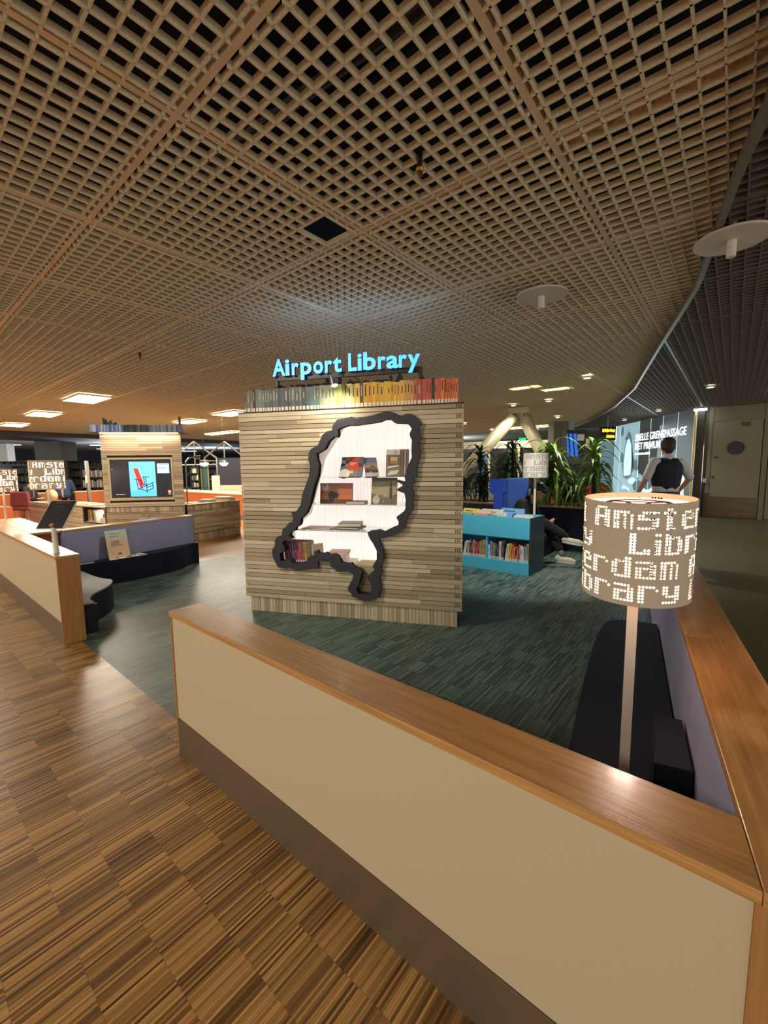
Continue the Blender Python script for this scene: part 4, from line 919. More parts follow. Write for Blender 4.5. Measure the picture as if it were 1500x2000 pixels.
def vslats(parent, x0, x1, za, zb, y=0.0, seed=0, name='upright_slat', w0=.03, w1=.046):
    rn = random.Random(seed); x = x0
    while x < x1 - 0.01:
        w = rn.uniform(w0, w1); mb = MB(); mb.tv = rn.random(); mb.box(x + .0015, min(x + w, x1) - .0015, y - .016 - rn.uniform(0, .005), y - .0005, za, zb).build(name, M_slat, parent); x += w
slats(tv, -0.012, 1.405, 0.755, 2.15, 33, holes=[(0.085, 1.235, 0.876, 1.69)], seed=3, wmin=.5, wmax=1.4)
vslats(tv, 0.0, 1.40, 0.655, 0.745, y=0.008, seed=4)
slats(tv, 0.0, 1.40, 0.05, 0.65, 14, seed=6, wmin=.6, wmax=1.5)
for x0, x1, z0_, z1_ in ((0.087, 1.233, 0.878, 0.93), (0.087, 1.233, 1.655, 1.688), (0.087, 0.122, 0.931, 1.654), (1.203, 1.233, 0.931, 1.654)): MB().box(x0, x1, -0.026, -0.0008, z0_, z1_).build('screen_frame', rgb('pale_wood_frame', (190, 178, 140), 0.5), tv)
scr = MB().box(0.1225, 1.2025, -0.016, -0.001, 0.9315, 1.6535).build('screen', rgb('screen_dark', (24, 22, 28), 0.25, emit=(30, 28, 36), es=0.35), tv)
mb = MB(); Y = -0.0165
mb.frect(0.452, 0.916, 0.950, 1.612, Y, 0)
mb.flat([(0.452, .95), (.916, .95), (.916, 1.08), (.452, 1.06)], Y - .0004, 1)
mb.frect(0.95, 1.165, 1.39, 1.575, Y, 2); mb.frect(.965, 1.15, 1.545, 1.552, Y - .0006, 4)
for k in range(2): mb.frect(.965, 1.12 - .03 * k, 1.50 - .03 * k, 1.506 - .03 * k, Y - .0006, 4)
mb.frect(.19, .36, .991, .997, Y, 5); mb.flat(circ(.155, 1.47, .007, 8), Y, 5)
mb.flat(circ(1.147, 1.035, .03, 14, 1.1), Y, 6); mb.flat(circ(1.157, 1.045, .014, 10), Y - .0005, 5); mb.frect(1.125, 1.175, .985, .995, Y, 5)
# a plain red-backed armchair of black rails
mb.flat([(.525, 1.485), (.605, 1.487), (.705, 1.165), (.625, 1.115)], Y - .0006, 3)
mb.flat([(.63, 1.15), (.72, 1.18), (.86, 1.20), (.77, 1.165)], Y - .0005, 7)
def rail(a, b, w=.011): 
    d = Vector((b[0] - a[0], b[1] - a[1])).normalized(); n_ = Vector((-d.y, d.x)) * w / 2
    mb.flat([(a[0] - n_.x, a[1] - n_.y), (b[0] - n_.x, b[1] - n_.y), (b[0] + n_.x, b[1] + n_.y), (a[0] + n_.x, a[1] + n_.y)], Y - .0010, 8)
for a, b in (((.535, 1.285), (.66, 1.255)), ((.565, 1.29), (.60, 1.075)), ((.65, 1.27), (.665, 1.09)), ((.67, 1.325), (.80, 1.322)), ((.70, 1.33), (.71, 1.17)), ((.73, 1.32), (.745, 1.15)), ((.59, 1.105), (.745, 1.055)), ((.61, 1.10), (.86, 1.21)), ((.745, 1.17), (.745, 1.01)), ((.745, 1.055), (.87, 1.115)), ((.86, 1.23), (.86, 1.09)), ((.745, 1.12), (.865, 1.16))): rail(a, b, .013)
mb.build('screen_image', [rgb('scr_blue', (96, 178, 236), .3, emit=(96, 180, 240), es=.85), rgb('scr_blue2', (74, 160, 224), .3, emit=(80, 166, 228), es=.85), rgb('scr_pale', (170, 206, 236), .3, emit=(170, 206, 236), es=.8), rgb('scr_red', (214, 44, 36), .3, emit=(214, 44, 36), es=.8), rgb('scr_ink', (60, 80, 110), .3), rgb('scr_white', (220, 220, 220), .3, emit=(220, 220, 220), es=.5), rgb('scr_logo', (230, 120, 100), .3, emit=(230, 120, 100), es=.7), rgb('scr_blue3', (50, 110, 200), .3, emit=(50, 110, 200), es=.8), rgb('scr_black', (14, 14, 16), .3)], scr)
MB().box(-0.135, 1.468, -0.13, 0.5, 2.1505, 2.158).build('top_board', mat('dark_top_board', (52, 42, 32)), tv)
MB().box(0.02, 1.38, -0.10, -0.06, 2.135, 2.1495).build('light_strip', rgb('strip_light', (255, 220, 190), .5, emit=(255, 196, 150), es=3.0), tv)
rnd = random.Random(8); s = -0.13; k = 1
while s < 1.46:
    th = min(rnd.choice((.018, .022, .026, .032)), 1.464 - s); t01 = (s + .13) / 1.6
    if t01 < .35: c = rnd.choice(((96, 124, 170), (130, 150, 190), (70, 130, 176), (170, 180, 196), (60, 90, 150))); cn = 'blue'
    elif t01 < .62: c = rnd.choice(((40, 44, 52), (60, 60, 66), (30, 34, 44), (90, 92, 96))); cn = 'black'
    else: c = rnd.choice(((70, 84, 110), (96, 100, 112), (50, 60, 84), (120, 124, 132))); cn = 'slate blue'
    book(f'{cn} book, {ordi(k)} from the left in the row topping the television kiosk', th - .0008, .128 + rnd.uniform(-.008, .006), .1, c, TW(s, -.125, 2.1585), TA, 'books on the television kiosk', simple=True); s += th; k += 1
t = thing('letter_sign', 'black stepped sign bracket on the left of the television kiosk top', 'sign', TW(0.03, 0.05, 2.1590), TA)
MB().box(0, .03, 0, .03, 0, .27).box(.0305, .23, 0, .03, .1, .135).build('bracket', M_black, t)
for k, (a, h) in enumerate(((.035, .1), (.075, .06), (.12, .09), (.165, .03), (.2, .05))): MB().box(a, a + .03, -.001, .029, .136, .14 + h).build('letter', M_black, t)
t = thing('sign_post', 'short black upright on the right of the television kiosk top', 'sign', TW(1.365, 0.05, 2.1590), TA); MB().box(0, .035, 0, .035, 0, .30).build('post', M_black, t); MB().box(-.01, .045, -.01, .045, 0, .012).build('foot', M_black, t)
wl = TW(0.7, -0.35, 2.2); lamp('strip_light', 'AREA', TW(0.7, -0.12, 2.13), 3.0, (1, .78, .6), 1.3, 0.04, target=TW(0.7, -0.02, 0.5))
# counter, right arm
c2 = thing('counter', 'slatted counter with oak top to the right of the television kiosk', 'counter', (-8.36, 3.90, 0), math.radians(97.5))
CL = 1.27
MB().box(0.0, CL, -0.03, 0.55, 0.738, 0.757).build('worktop', wood_mat('counter_top', (176, 140, 92), (3, 40, 40), .3), c2)
MB().box(0.0, CL - .002, 0.0, 0.5, 0.0, 0.737).build('body', mat('dark_core_board', (38, 30, 22)), c2)
vslats(c2, 0.0, CL, 0.632, 0.735, seed=11); slats(c2, 0.0, CL, 0.165, 0.625, 13, seed=12, wmin=.4, wmax=.9); vslats(c2, 0.0, CL - .01, 0.0, 0.158, y=0.012, seed=13)
# counter, left arm with a lit niche
LANG = math.atan2(2.733 - 2.2, -9.124 + 12.366); c1 = thing('counter', 'slatted counter with a small lit book niche left of the television kiosk', 'counter', (-12.366, 2.2, 0), LANG)
C1L = 3.25
MB().box(0.0, C1L, -0.03, 0.5, 0.738, 0.757).build('worktop', wood_mat('counter_top', (176, 140, 92), (3, 40, 40)), c1)
bd = MB(); bd.box(0, 2.40, 0, .5, 0, .737); bd.box(3.23, C1L, 0, .5, 0, .737); bd.box(2.4005, 3.2295, 0, .5, 0, .43); bd.box(2.4005, 3.2295, 0, .5, .722, .737); bd.box(2.4005, 3.2295, .48, .5, .431, .7215); bd.build('body', mat('dark_core_board', (38, 30, 22)), c1)
MB().box(2.402, 3.228, .02, .478, .4305, .436).box(2.402, 3.228, .47, .479, .4365, .72).build('niche_lining', rgb('niche_pink_white', (226, 206, 196), .7), c1)
slats(c1, 0, C1L, 0.0, .66, 16, holes=[(2.40, 3.23, .43, .722)], seed=14, wmin=.6, wmax=1.6); slats(c1, 0, C1L, .664, .735, 2, holes=[(2.40, 3.23, .43, .722)], seed=15, wmin=.8, wmax=1.6)
def LW(s, y, z): return (-12.366 + s * math.cos(LANG) - y * math.sin(LANG), 2.2 + s * math.sin(LANG) + y * math.cos(LANG), z)
lamp('niche_light', 'AREA', LW(3.0, .2, .715), 1.6, (1, .86, .8), .4, .1, target=LW(3.0, .25, .4))
for k, (c, cn, le) in enumerate((((176, 120, 50), 'ochre', 0), ((150, 110, 60), 'tan', 0), ((196, 180, 140), 'cream', -.12), ((40, 40, 40), 'black', -.16), ((200, 180, 90), 'yellow', -.2), ((214, 206, 190), 'white', -.26))):
    book(f'{cn} book in the lit counter niche, {ordi(k + 1)} from its left', .036, .24 - .006 * (k % 3), .16, c, LW(2.44 + .058 * k, .06, .437), LANG, 'books standing in the counter niche', lean=le)
for k, (w, z) in enumerate(((.30, .4366), (.26, .4676), (.28, .4986))): flat_book(f'flat white book in the counter niche, {("lowest", "middle", "topmost")[k]} of the pile', w, .2, .030, LW(2.9, .06, z), LANG, ((214, 206, 196), (190, 180, 176), (222, 214, 206))[k], 'flat books in the counter niche')
tag(MB().box(0, .12, 0, .1, 0, .07).prism_y([(.02, .07), (.1, .07), (.12, .1), (0, .1)], .02, .08).build('bag_clip', rgb('dark_plum', (60, 34, 44)), None, LW(2.93, .1, .5295), LANG), 'small dark plum case on the flat books in the counter niche', 'case')
# reading lamp, books and magazines on the counters
t = thing('reading_lamp', 'slim silver reading lamp standing on the right counter', 'lamp', (-8.60, 4.03, .7575))
MB().cyl((0, 0, 0), (0, 0, .015), .09, n=20).build('base', M_steel, t); MB().tube([(0, 0, .0155), (0, .01, .85), (0.05, .06, .93), (.10, .12, .945)], .014, 10).build('stem', M_steel, t); MB().tube([(.03, .0, .55), (.16, .06, .72), (.24, .10, .80)], .008).build('arm', M_steel, t); MB().cyl((.10, .12, .95), (.19, .22, .94), .02, .045, 14).build('head', M_steel, t)
for k, (x, y, w, d, th, c, cn) in enumerate(((-8.80, 4.35, .30, .22, .03, (206, 196, 176), 'white'), (-8.80, 4.36, .28, .2, .022, (60, 54, 50), 'black'), (-8.88, 4.72, .42, .26, .035, (196, 150, 100), 'tan'), (-8.86, 4.74, .38, .24, .03, (220, 200, 170), 'cream'), (-8.84, 4.73, .34, .22, .02, (190, 140, 90), 'caramel'))):
    z = .758 + (0, .0305, 0, .0355, .066)[k]; flat_book(f'{cn} book lying in a pile on the right counter, number {ordi(k + 1)} from the lamp', w, d, th, (x, y, z), .5, c, 'books lying on the right counter')
flat_book('dark open magazine on the right counter in front of the reading lamp', .30, .22, .006, (-8.66, 4.12, .758), 1.2, (50, 50, 54))
for k in range(3): flat_book(f'newspaper on the left counter, {("nearest the kiosk", "in the middle", "nearest the beige cushion")[k]}', .42, .3, .012, LW(2.3 - .55 * k, .1, .758), LANG + .1 * k, (150 + 20 * k, 150 + 12 * k, 150), 'newspapers on the left counter')
# ================================================================ TEAL BOOKCASE
bc = thing('bookcase', 'low teal bookcase with a display bin on top beside the map kiosk', 'bookcase', (-3.29, 5.421, 0), 0)
BL, BD, BH_ = 1.29, 0.505, 0.77
MB().box(BL - .022, BL, 0, BD, 0, BH_).build('side_panel', rgb('shaded_teal_laminate', (30, 66, 80), .45), bc, bevel=.001); MB().box(0, .022, 0, BD, 0, BH_).build('side_panel', M_teal, bc)  # exposed end in a darker teal, its shade put into the colour
MB().box(.0225, BL - .0225, .002, .02, .485, BH_ - .002).build('front_panel', M_teal, bc); MB().box(.0225, BL - .0225, .002, .02, 0, .16).build('plinth_panel', M_teal, bc)
MB().box(.0225, BL - .0225, .0205, BD - .02, .142, .16).build('shelf', M_teal, bc); MB().box(.0225, BL - .0225, .0205, BD - .02, .470, .485).build('bin_floor', M_teal, bc)
MB().box(.0225, BL - .0225, BD - .0195, BD, 0, BH_).build('back_panel', M_teal, bc); MB().box(.645, .663, .003, BD - .02, .1605, .4695).build('divider', M_teal, bc)
cc = [((70, 60, 60), 'black'), ((210, 90, 70), 'coral'), ((96, 150, 206), 'sky blue'), ((120, 60, 50), 'maroon'), ((206, 120, 60), 'orange'), ((214, 206, 190), 'white'), ((40, 44, 70), 'navy'), ((220, 210, 196), 'ivory'), ((200, 150, 170), 'pink'), ((196, 80, 90), 'rose'), ((110, 80, 150), 'purple'), ((206, 150, 90), 'tan'), ((230, 220, 200), 'cream'), ((60, 60, 90), 'indigo'), ((200, 190, 80), 'yellow'), ((190, 60, 50), 'red'), ((90, 140, 90), 'green')]
rnd = random.Random(31); x = .27; k = 1
while x < .615:
    th = rnd.uniform(.018, .034); c, cn = cc[(k * 5 + 2) % len(cc)]; h = rnd.uniform(.19, .235)
    if x + th > .60: c, cn, h, th = (186, 140, 84), 'kraft brown', .255, .032
    book(f'{cn} book on the left lower shelf of the teal bookcase, {ordi(k)} from the kiosk', th - .001, h, .16, c, (-3.29 + x, 5.45, .1605), 0, 'books on the left shelf of the teal bookcase', lean=.16 if k < 6 else 0, marks=1); x += th + (.004 if k == 6 else 0); k += 1
x = .672; k = 1
while x < 1.235:
    th = rnd.uniform(.018, .036); c, cn = cc[(k * 7 + 5) % len(cc)]; h = rnd.uniform(.18, .25)
    if 5 < k < 8: c, cn, h = ((40, 44, 120), 'deep blue', .22) if k == 6 else ((214, 208, 190), 'white', .26)
    if x + th > 1.225: c, cn, h, th = (186, 140, 84), 'kraft brown', .265, .034
    book(f'{cn} book on the right lower shelf of the teal bookcase, {ordi(k)} from the divider', th - .001, h, .16, c, (-3.29 + x, 5.45, .1605), 0, 'books on the right shelf of the teal bookcase', lean=.13 if 9 < k < 15 else 0); x += th + (.012 if k in (9, 15) else 0); k += 1
for k, (x, y, w, h, c, cn) in enumerate(((.10, .30, .26, .34, (226, 206, 90), 'yellow'), (.12, .12, .20, .30, (150, 180, 140), 'pale green'), (.38, .10, .30, .30, (222, 150, 140), 'pink'), (.40, .14, .30, .325, (210, 206, 190), 'white'), (.42, .18, .32, .345, (196, 190, 176), 'grey'), (.45, .22, .32, .355, (224, 220, 206), 'ivory'), (.60, .10, .24, .31, (180, 200, 190), 'mint'), (.62, .14, .24, .325, (206, 206, 196), 'silver'), (.70, .34, .34, .37, (120, 170, 226), 'sky blue'), (.99, .10, .24, .30, (214, 206, 220), 'lilac'), (1.0, .14, .24, .31, (230, 214, 170), 'cream'))):
    t = thing('picture_book', f'{cn} picture book standing cover forward in the teal bookcase bin', 'book', (0, 0, 0), 0, 'picture books in the teal bin')
    t.matrix_world = Matrix.Translation((-3.29 + x, 5.421 + y, .4855)) @ Matrix.Rotation(-.16, 4, 'X')
    MB().box(0, w, 0, .003, 0, h).box(0, w, .013, .016, 0, h).box(0, .003, .003, .013, 0, h).build('cover', rgb('pb_%d' % k, c, .4), t); MB().box(.0035, w - .003, .0035, .0125, .002, h - .003).build('pages', M_page, t)
    mb = MB(); mb.frect(w * .12, w * .6, h * .86, h * .91, -.0006, 0); mb.flat(circ(w * .6, h * .7, w * .12), -.0006, 0); tag(mb.build('cover_picture', rgb('pbp_%d' % k, tuple(int(v * .6) for v in c), .4), t), kind='stuff')
# ================================================================ SOFA, A-FRAME, PLANTERS
t = thing('wing_sofa', 'royal blue high-backed felt sofa with a T-shaped end, under the person with the phone', 'sofa', (0, 0, 0))
MB().prism_y([(-2.885, .02), (-2.745, .02), (-2.745, 1.03), (-2.684, 1.06), (-2.684, 1.255), (-2.965, 1.255), (-2.965, 1.06), (-2.885, 1.03)], 6.175, 6.245).build('end_panel', M_royal, t, bevel=.006)
MB().box(-2.93, -2.80, 6.2455, 7.42, .30, 1.25).build('back', rgb('blue_felt_light', (52, 98, 190), .85), t, bevel=.015)
MB().box(-2.799, -2.25, 6.2455, 7.42, .26, .355).build('seat', M_navy, t, bevel=.02); MB().box(-2.90, -2.30, 6.26, 7.40, .0, .2595).build('base', M_navy2, t)
t = thing('column_brace', 'cream A-shaped steel brace propping the ceiling behind the plants', 'column', (0, 0, 0))
ap = Vector((-4.36, 10.68, 2.93)); cr = rgb('cream_steel', (206, 196, 160), .4)
MB().cyl((-4.47, 10.59, 2.72), (-6.30, 9.07, 0.0), .16, n=24).build('leg', cr, t, smooth=True); MB().cyl((-4.25, 10.77, 2.72), (-3.15, 11.68, 0.0), .16, n=24).build('leg', cr, t, smooth=True)
MB().box(-4.62, -4.10, 10.60, 10.76, 2.80, 2.944).build('head_plate', cr, t); MB().prism_y([(-4.52, 2.80), (-4.20, 2.80), (-4.26, 2.60), (-4.46, 2.60)], 10.66, 10.70).build('gusset', M_steel, t)
for x in (-4.46, -4.27): MB().cyl((x, 10.64, 2.70), (x, 10.72, 2.70), .05, n=14).build('bolt', M_steel, t)
def leaf_mesh(L, w, droop, m_, up=.5):
    mb = MB(); N = 6; P = []
    for i in range(N + 1):
        u = i / N; x = L * u * (1 - .18 * u * droop); z = L * (up * u - droop * u * u); ww = w * (math.sin(PI * min(1, u * .9 + .1)) ** .7) * (1 - u ** 3) + .001
        P.append((x, z, ww))
    vs = []
    for x, z, ww in P: vs += [(x, -ww, z + ww * .25), (x, 0, z - .0), (x, ww, z + ww * .25)]
    fs = []
    for i in range(N):
        a = 3 * i; fs += [(a, a + 1, a + 4, a + 3), (a + 1, a + 2, a + 5, a + 4)]
    mb.add(vs, fs); return mb.mesh('leaf', m_)
LEAVES = {m_.name: [leaf_mesh(L, w, d, m_, up) for L, w, d, up in ((.40, .026, .95, .75), (.50, .030, 1.2, .8), (.34, .024, .7, .85), (.44, .028, 1.35, .6))] for m_ in (M_leaf, M_leaf2)}
def dracaena(label, x, y, z0, heads, m_, seed, scale=1.0):
    t = thing('dracaena', label, 'plant', (x, y, z0), 0, 'dracaenas in the planter trough'); rn = random.Random(seed)
    for (dx, dy, h, n) in heads:
        MB().tube([(0.1 * dx, .1 * dy, 0), (dx * .6, dy * .6, h * .5), (dx, dy, h)], [.022, .018, .014]).build('stem', M_stem, t)
        n = int(n * 1.7)
        for i in range(n):
            u = i / n; o = link('leaf', rn.choice(LEAVES[m_.name]), t, (dx * (1 - .25 * u), dy * (1 - .25 * u), h * (1 - .55 * u) + .02 * (1 - u)), rot=(0, (-.45 + 1.05 * u) + rn.uniform(-.2, .2), i * 2.399 + rn.uniform(-.3, .3)))
            sc = scale * rn.uniform(.9, 1.25); o.scale = (sc, sc * 1.15, sc)
    return t
ZS = PH - .08
dracaena('dark dracaena nearest the map kiosk in the planter', -3.98, 7.85, ZS, [(0, 0, 1.02, 30), (.12, .05, .55, 22)], M_leaf2, 1)
dracaena('tall dark dracaena under the cream brace in the planter', -3.32, 7.92, ZS, [(0.0, 0, 1.12, 30), (-.12, .02, .62, 22)], M_leaf2, 2, 1.1)
dracaena('bushy bright green dracaena right of the unlit lamp in the planter', -2.62, 7.86, ZS, [(0.02, 0, 1.06, 34), (.10, .03, .80, 30), (-.08, 0, .6, 24)], M_leaf, 3, 1.2)  # lighter leaf green than the dark dracaenas
dracaena('tall dracaena in front of the light wall in the planter', -1.86, 7.88, ZS, [(0, 0, 1.08, 30), (.05, .02, .72, 26)], M_leaf, 4, .95)
dracaena('low leafy plant between the two green dracaenas', -2.22, 7.84, ZS, [(0, 0, .42, 30), (.14, .02, .34, 24), (-.12, 0, .30, 20)], M_leaf, 5, .8)
dracaena('low dark shrub at the sofa end of the planter', -4.55, 7.9, ZS, [(0, 0, .5, 26), (.2, 0, .35, 22)], M_leaf2, 6, .9)
# red chairs behind the plants
for k, (x, y, l) in enumerate(((-2.75, 9.25, 'red upholstered chair behind the bushy dracaena'), (-2.05, 9.35, 'red upholstered chair behind the low leafy plant'))):
    t = thing('armchair', l, 'chair', (x, y, 0), .6)
    rd = rgb('red_felt', (176, 36, 40), .8); MB().box(-.28, .28, -.28, .28, .36, .46).build('seat', rd, t, bevel=.03); MB().prism_y([(-.28, .47), (.28, .47), (.24, 1.05), (-.24, 1.05)], .2, .28).build('backrest', rd, t, bevel=.03)
    for a in (-.22, .22):
        for b in (-.22, .22): MB().cyl((a, b, 0), (a, b, .36), .015).build('leg', M_steel, t)
# luggage trolley beyond the planter
t = thing('luggage_trolley', 'wire luggage trolley basket with a dark bag behind the map kiosk edge', 'trolley', (-4.62, 8.55, 0), .7)
for z in (.70, .80, .90): MB().tube([(-.25, -.18, z), (.25, -.18, z), (.25, .18, z), (-.25, .18, z), (-.25, -.18, z)], .006).build('wire_hoop', M_steel, t)
for x in (-.25, -.12, 0, .12, .25): MB().tube([(x * .9, -.17, .66), (x, -.185, .91)], .004).tube([(x * .9, .17, .66), (x, .185, .91)], .004).build('wire', M_steel, t)
MB().box(-.22, .22, -.16, .16, .20, .23).build('deck', M_steel, t); MB().tube([(-.3, 0, .05), (-.28, 0, .6), (-.30, 0, 1.0)], .018).build('mast', M_steel, t)
for a in (-.25, .22): MB().cyl((a, -.03, .05), (a, .03, .05), .05).build('wheel', M_black, t)
for a in (-.2, .2): MB().box(a - .01, a + .01, -.15, .15, .08, .1999).build('strut', M_steel, t)
tag(MB().ball((0, 0, .12), (.2, .13, .12)).tube([(-.1, 0, .22), (0, 0, .30), (.1, 0, .22)], .012).build('duffel_bag', rgb('olive_bag', (50, 54, 48), .8), None, (-4.62, 8.55, .92), .7, smooth=True), 'dark olive bag lying on the wire luggage trolley', 'bag')
# ================================================================ PEOPLE
def blob(name, prims, m_, parent, voxel=0.012, smooth=True, n=14):
    mb = MB()
    for p in prims:
        if p[0] == 'c':
            _, a, ra, b, rb = p; mb.cyl(a, b, ra, rb, n=n); mb.ball(a, ra, n=n); mb.ball(b, rb, n=n)
        else:
            c, r = p[1], p[2]; k = len(mb.v); mb.ball((0, 0, 0), r, n=18, m=12)
            R_ = Matrix.Rotation(p[3], 3, p[4]) if len(p) > 3 else Matrix.Identity(3)
            for i in range(k, len(mb.v)): mb.v[i] = tuple(R_ @ Vector(mb.v[i]) + Vector(c))
    me = mb.mesh(name, m_); o = bpy.data.objects.new(name, me); COL.objects.link(o)
    rm = o.modifiers.new('r', 'REMESH'); rm.mode = 'VOXEL'; rm.voxel_size = voxel
    sm = o.modifiers.new('s', 'SMOOTH'); sm.iterations = 3; sm.factor = 0.5
    dg = bpy.context.evaluated_depsgraph_get(); m2 = bpy.data.meshes.new_from_object(o.evaluated_get(dg))
    o.modifiers.clear(); o.data = m2; bpy.data.meshes.remove(me)
    if not m2.materials: m2.materials.append(m_)
    m2.name = name; m2.polygons.foreach_set('use_smooth', [True] * len(m2.polygons)); o.parent = parent
    return o
V = Vector
def chain(*pr):
    return [('c', pr[i][0], pr[i][1], pr[i + 1][0], pr[i + 1][1]) for i in range(len(pr) - 1)]
def hand(wrist, d, palm_n, thumb_side, curl=.5):
    """palm and five separate fingers from the wrist along d, curling towards palm_n"""
    w, d, nrm = V(wrist), V(d).normalized(), V(palm_n).normalized(); s = d.cross(nrm).normalized() * thumb_side
    out = [('c', w, .026, w + d * .04, .026), ('c', w + d * .03 - s * .022, .017, w + d * .085 - s * .024, .012), ('c', w + d * .03 + s * .02, .018, w + d * .088 + s * .024, .012), ('c', w + d * .03, .019, w + d * .09, .013)]
    for k, (o, L) in enumerate(((.032, .068), (.011, .078), (-.010, .072), (-.030, .056))):
        b = w + d * .085 + s * o; m1 = b + (d * math.cos(curl * .6) + nrm * math.sin(curl * .6)) * L * .45; m2 = m1 + (d * math.cos(curl * 1.5) + nrm * math.sin(curl * 1.5)) * L * .32; m3 = m2 + (d * math.cos(curl * 2.1) + nrm * math.sin(curl * 2.1)) * L * .25
        out += chain((b, .0095), (m1, .009), (m2, .0085), (m3, .0075))
    tb = w + d * .028 + s * .024; t1 = tb + (d * .55 + s * .75 + nrm * .2).normalized() * .038; t2 = t1 + (d * .85 + s * .25 + nrm * .35).normalized() * .03
    return out + chain((tb, .013), (t1, .011), (t2, .009))
def head_prims(c, fwd, tilt=0.0):
    """skull, face, nose, ears, eyes' brow; fwd = direction the face looks at"""
    c = V(c); f = V(fwd).normalized(); up = V((0, 0, 1)); r = f.cross(up).normalized(); up = r.cross(f)
    P = [('c', c + up * .035 - f * .025, .088, c + up * .03 + f * .02, .082), ('c', c - up * .03 + f * .025, .066, c - up * .072 + f * .052, .040), ('c', c + up * .01 + f * .09, .011, c - up * .022 + f * .108, .014),
         ('c', c + up * .028 + f * .082 - r * .036, .016, c + up * .028 + f * .082 + r * .036, .016), ('c', c - up * .052 + f * .088 - r * .018, .010, c - up * .052 + f * .088 + r * .018, .010)]
    for s_ in (-1, 1): P.append(('c', c + r * .078 * s_ - f * .01 + up * .02, .013, c + r * .080 * s_ - f * .008 - up * .025, .011))
    return P, (c, f, r, up)
def face_parts(fr, parent, hair, glasses=False, cropped=True):
    c, f, r, up = fr
    hp = [('c', c + up * .055 - f * .035, .092, c + up * .055 + f * .025, .080), ('c', c - f * .055 + up * .01, .078, c - f * .05 - up * .035, .062)]
    for s_ in (-1, 1): hp.append(('c', c + r * .06 * s_ + up * .04 - f * .02, .036, c + r * .068 * s_ - f * .035 - up * .02, .024))
    blob('hair', hp, hair, parent, .01)
    for s_ in (-1, 1):
        mb = MB(); mb.ball(tuple(c + r * .032 * s_ + f * .0895 + up * .012), .011); e = mb.build('eye', M_white, parent, smooth=True)
        MB().ball(tuple(c + r * .032 * s_ + f * .0975 + up * .012), .0055).build('pupil', M_black, e, smooth=True)
    if glasses:
        g_ = MB()
        for s_ in (-1, 1):
            q = [c + r * (.033 * s_ + .024 * math.cos(k * PI / 6)) + f * .108 + up * (.010 + .017 * math.sin(k * PI / 6)) for k in range(13)]; g_.tube(q, .0025, 6); g_.tube([c + r * .057 * s_ + f * .108 + up * .012, c + r * .082 * s_ + up * .016], .0022, 6)
        g_.tube([c - r * .009 + f * .11 + up * .012, c + r * .009 + f * .11 + up * .012], .0022, 6); g_.build('glasses', M_black, parent)
def shoe(parent, heel, d, L=.28, m_=None, sole=True):
    h, d = V(heel), V(d).normalized(); up = V((0, 0, 1)); s = d.cross(up).normalized(); up = s.cross(d)
    o = blob('shoe', [('c', h + up * .05, .042, h + up * .07 + d * .02, .044), ('c', h + up * .045 + d * .01, .040, h + up * .042 + d * (L * .72), .042), ('c', h + up * .042 + d * (L * .6), .043, h + up * .036 + d * (L * .88), .030)], m_ or M_shoe, parent, .01)
    mb = MB(); n = 20; pts = []
    for k in range(n):
        a = 2 * PI * k / n; u = .5 + .52 * math.cos(a); w = (.040 + .008 * u) * math.sin(a); pts.append(h + d * (L * u - .02) + s * w)
    mb.add([tuple(p - up * .002) for p in pts] + [tuple(p + up * .022) for p in pts], [tuple(range(n))[::-1], tuple(range(n, 2 * n))] + [(k, (k + 1) % n, n + (k + 1) % n, n + k) for k in range(n)]); mb.build('sole', rgb('shoe_sole', (216, 210, 190), .7), o)
    return o
# --- standing staff member seen from behind
YAW = math.radians(39.8)
p = thing('person', 'person seen from behind in navy waistcoat and white short-sleeved shirt, facing the lit wall', 'person', (-0.75, 7.28, 0), YAW)
HP, fr = head_prims((0, .01, 1.70), (0.18, 1, -.12))
LS, LE, LH = V((-.185, 0, 1.50)), V((-.30, -.02, 1.26)), V((-.375, .05, 1.03)); RS, RE, RH = V((.185, 0, 1.48)), V((.315, -.05, 1.27)), V((.235, .06, 1.07))
bp_ = HP + [('c', V((0, -.01, 1.50)), .058, V((0, 0, 1.64)), .054), ('c', V((-.09, 0, 1.40)), .11, V((.09, 0, 1.40)), .11), ('c', V((-.07, 0, 1.15)), .10, V((.07, 0, 1.15)), .10), ('c', V((0, 0, 1.4)), .12, V((0, 0, .98)), .12)]
bp_ += chain((LS, .055), (LE, .040), (LH, .027)) + chain((RS, .055), (RE, .040), (RH, .027)) + hand(LH, (-.1, .1, -1), (1, .2, 0), -1, .5) + hand(RH, (-.35, .5, -.6), (-1, -.2, .1), 1, .6)
for s_ in (-1, 1): bp_ += chain((V((.095 * s_, 0, .95)), .085), (V((.10 * s_, .02, .50)), .055), (V((.11 * s_, -.02, .09)), .040))
blob('body', bp_, M_skin, p, .0085); face_parts(fr, p, M_hairb)
blob('shirt', [('c', V((-.13, 0, 1.475)), .078, V((.13, 0, 1.465)), .078), ('c', V((0, 0, 1.43)), .13, V((0, 0, 1.12)), .130), ('c', V((-.075, 0, 1.4)), .118, V((-.068, 0, 1.12)), .114), ('c', V((.075, 0, 1.4)), .118, V((.068, 0, 1.12)), .114)] + chain((LS, .068), (LS.lerp(LE, .55), .061), (LS.lerp(LE, .9), .060)) + chain((RS, .068), (RS.lerp(RE, .55), .061), (RS.lerp(RE, .9), .060)) + [('c', V((0, -.01, 1.545)), .066, V((0, -.005, 1.575)), .063)], M_shirt, p, .011)
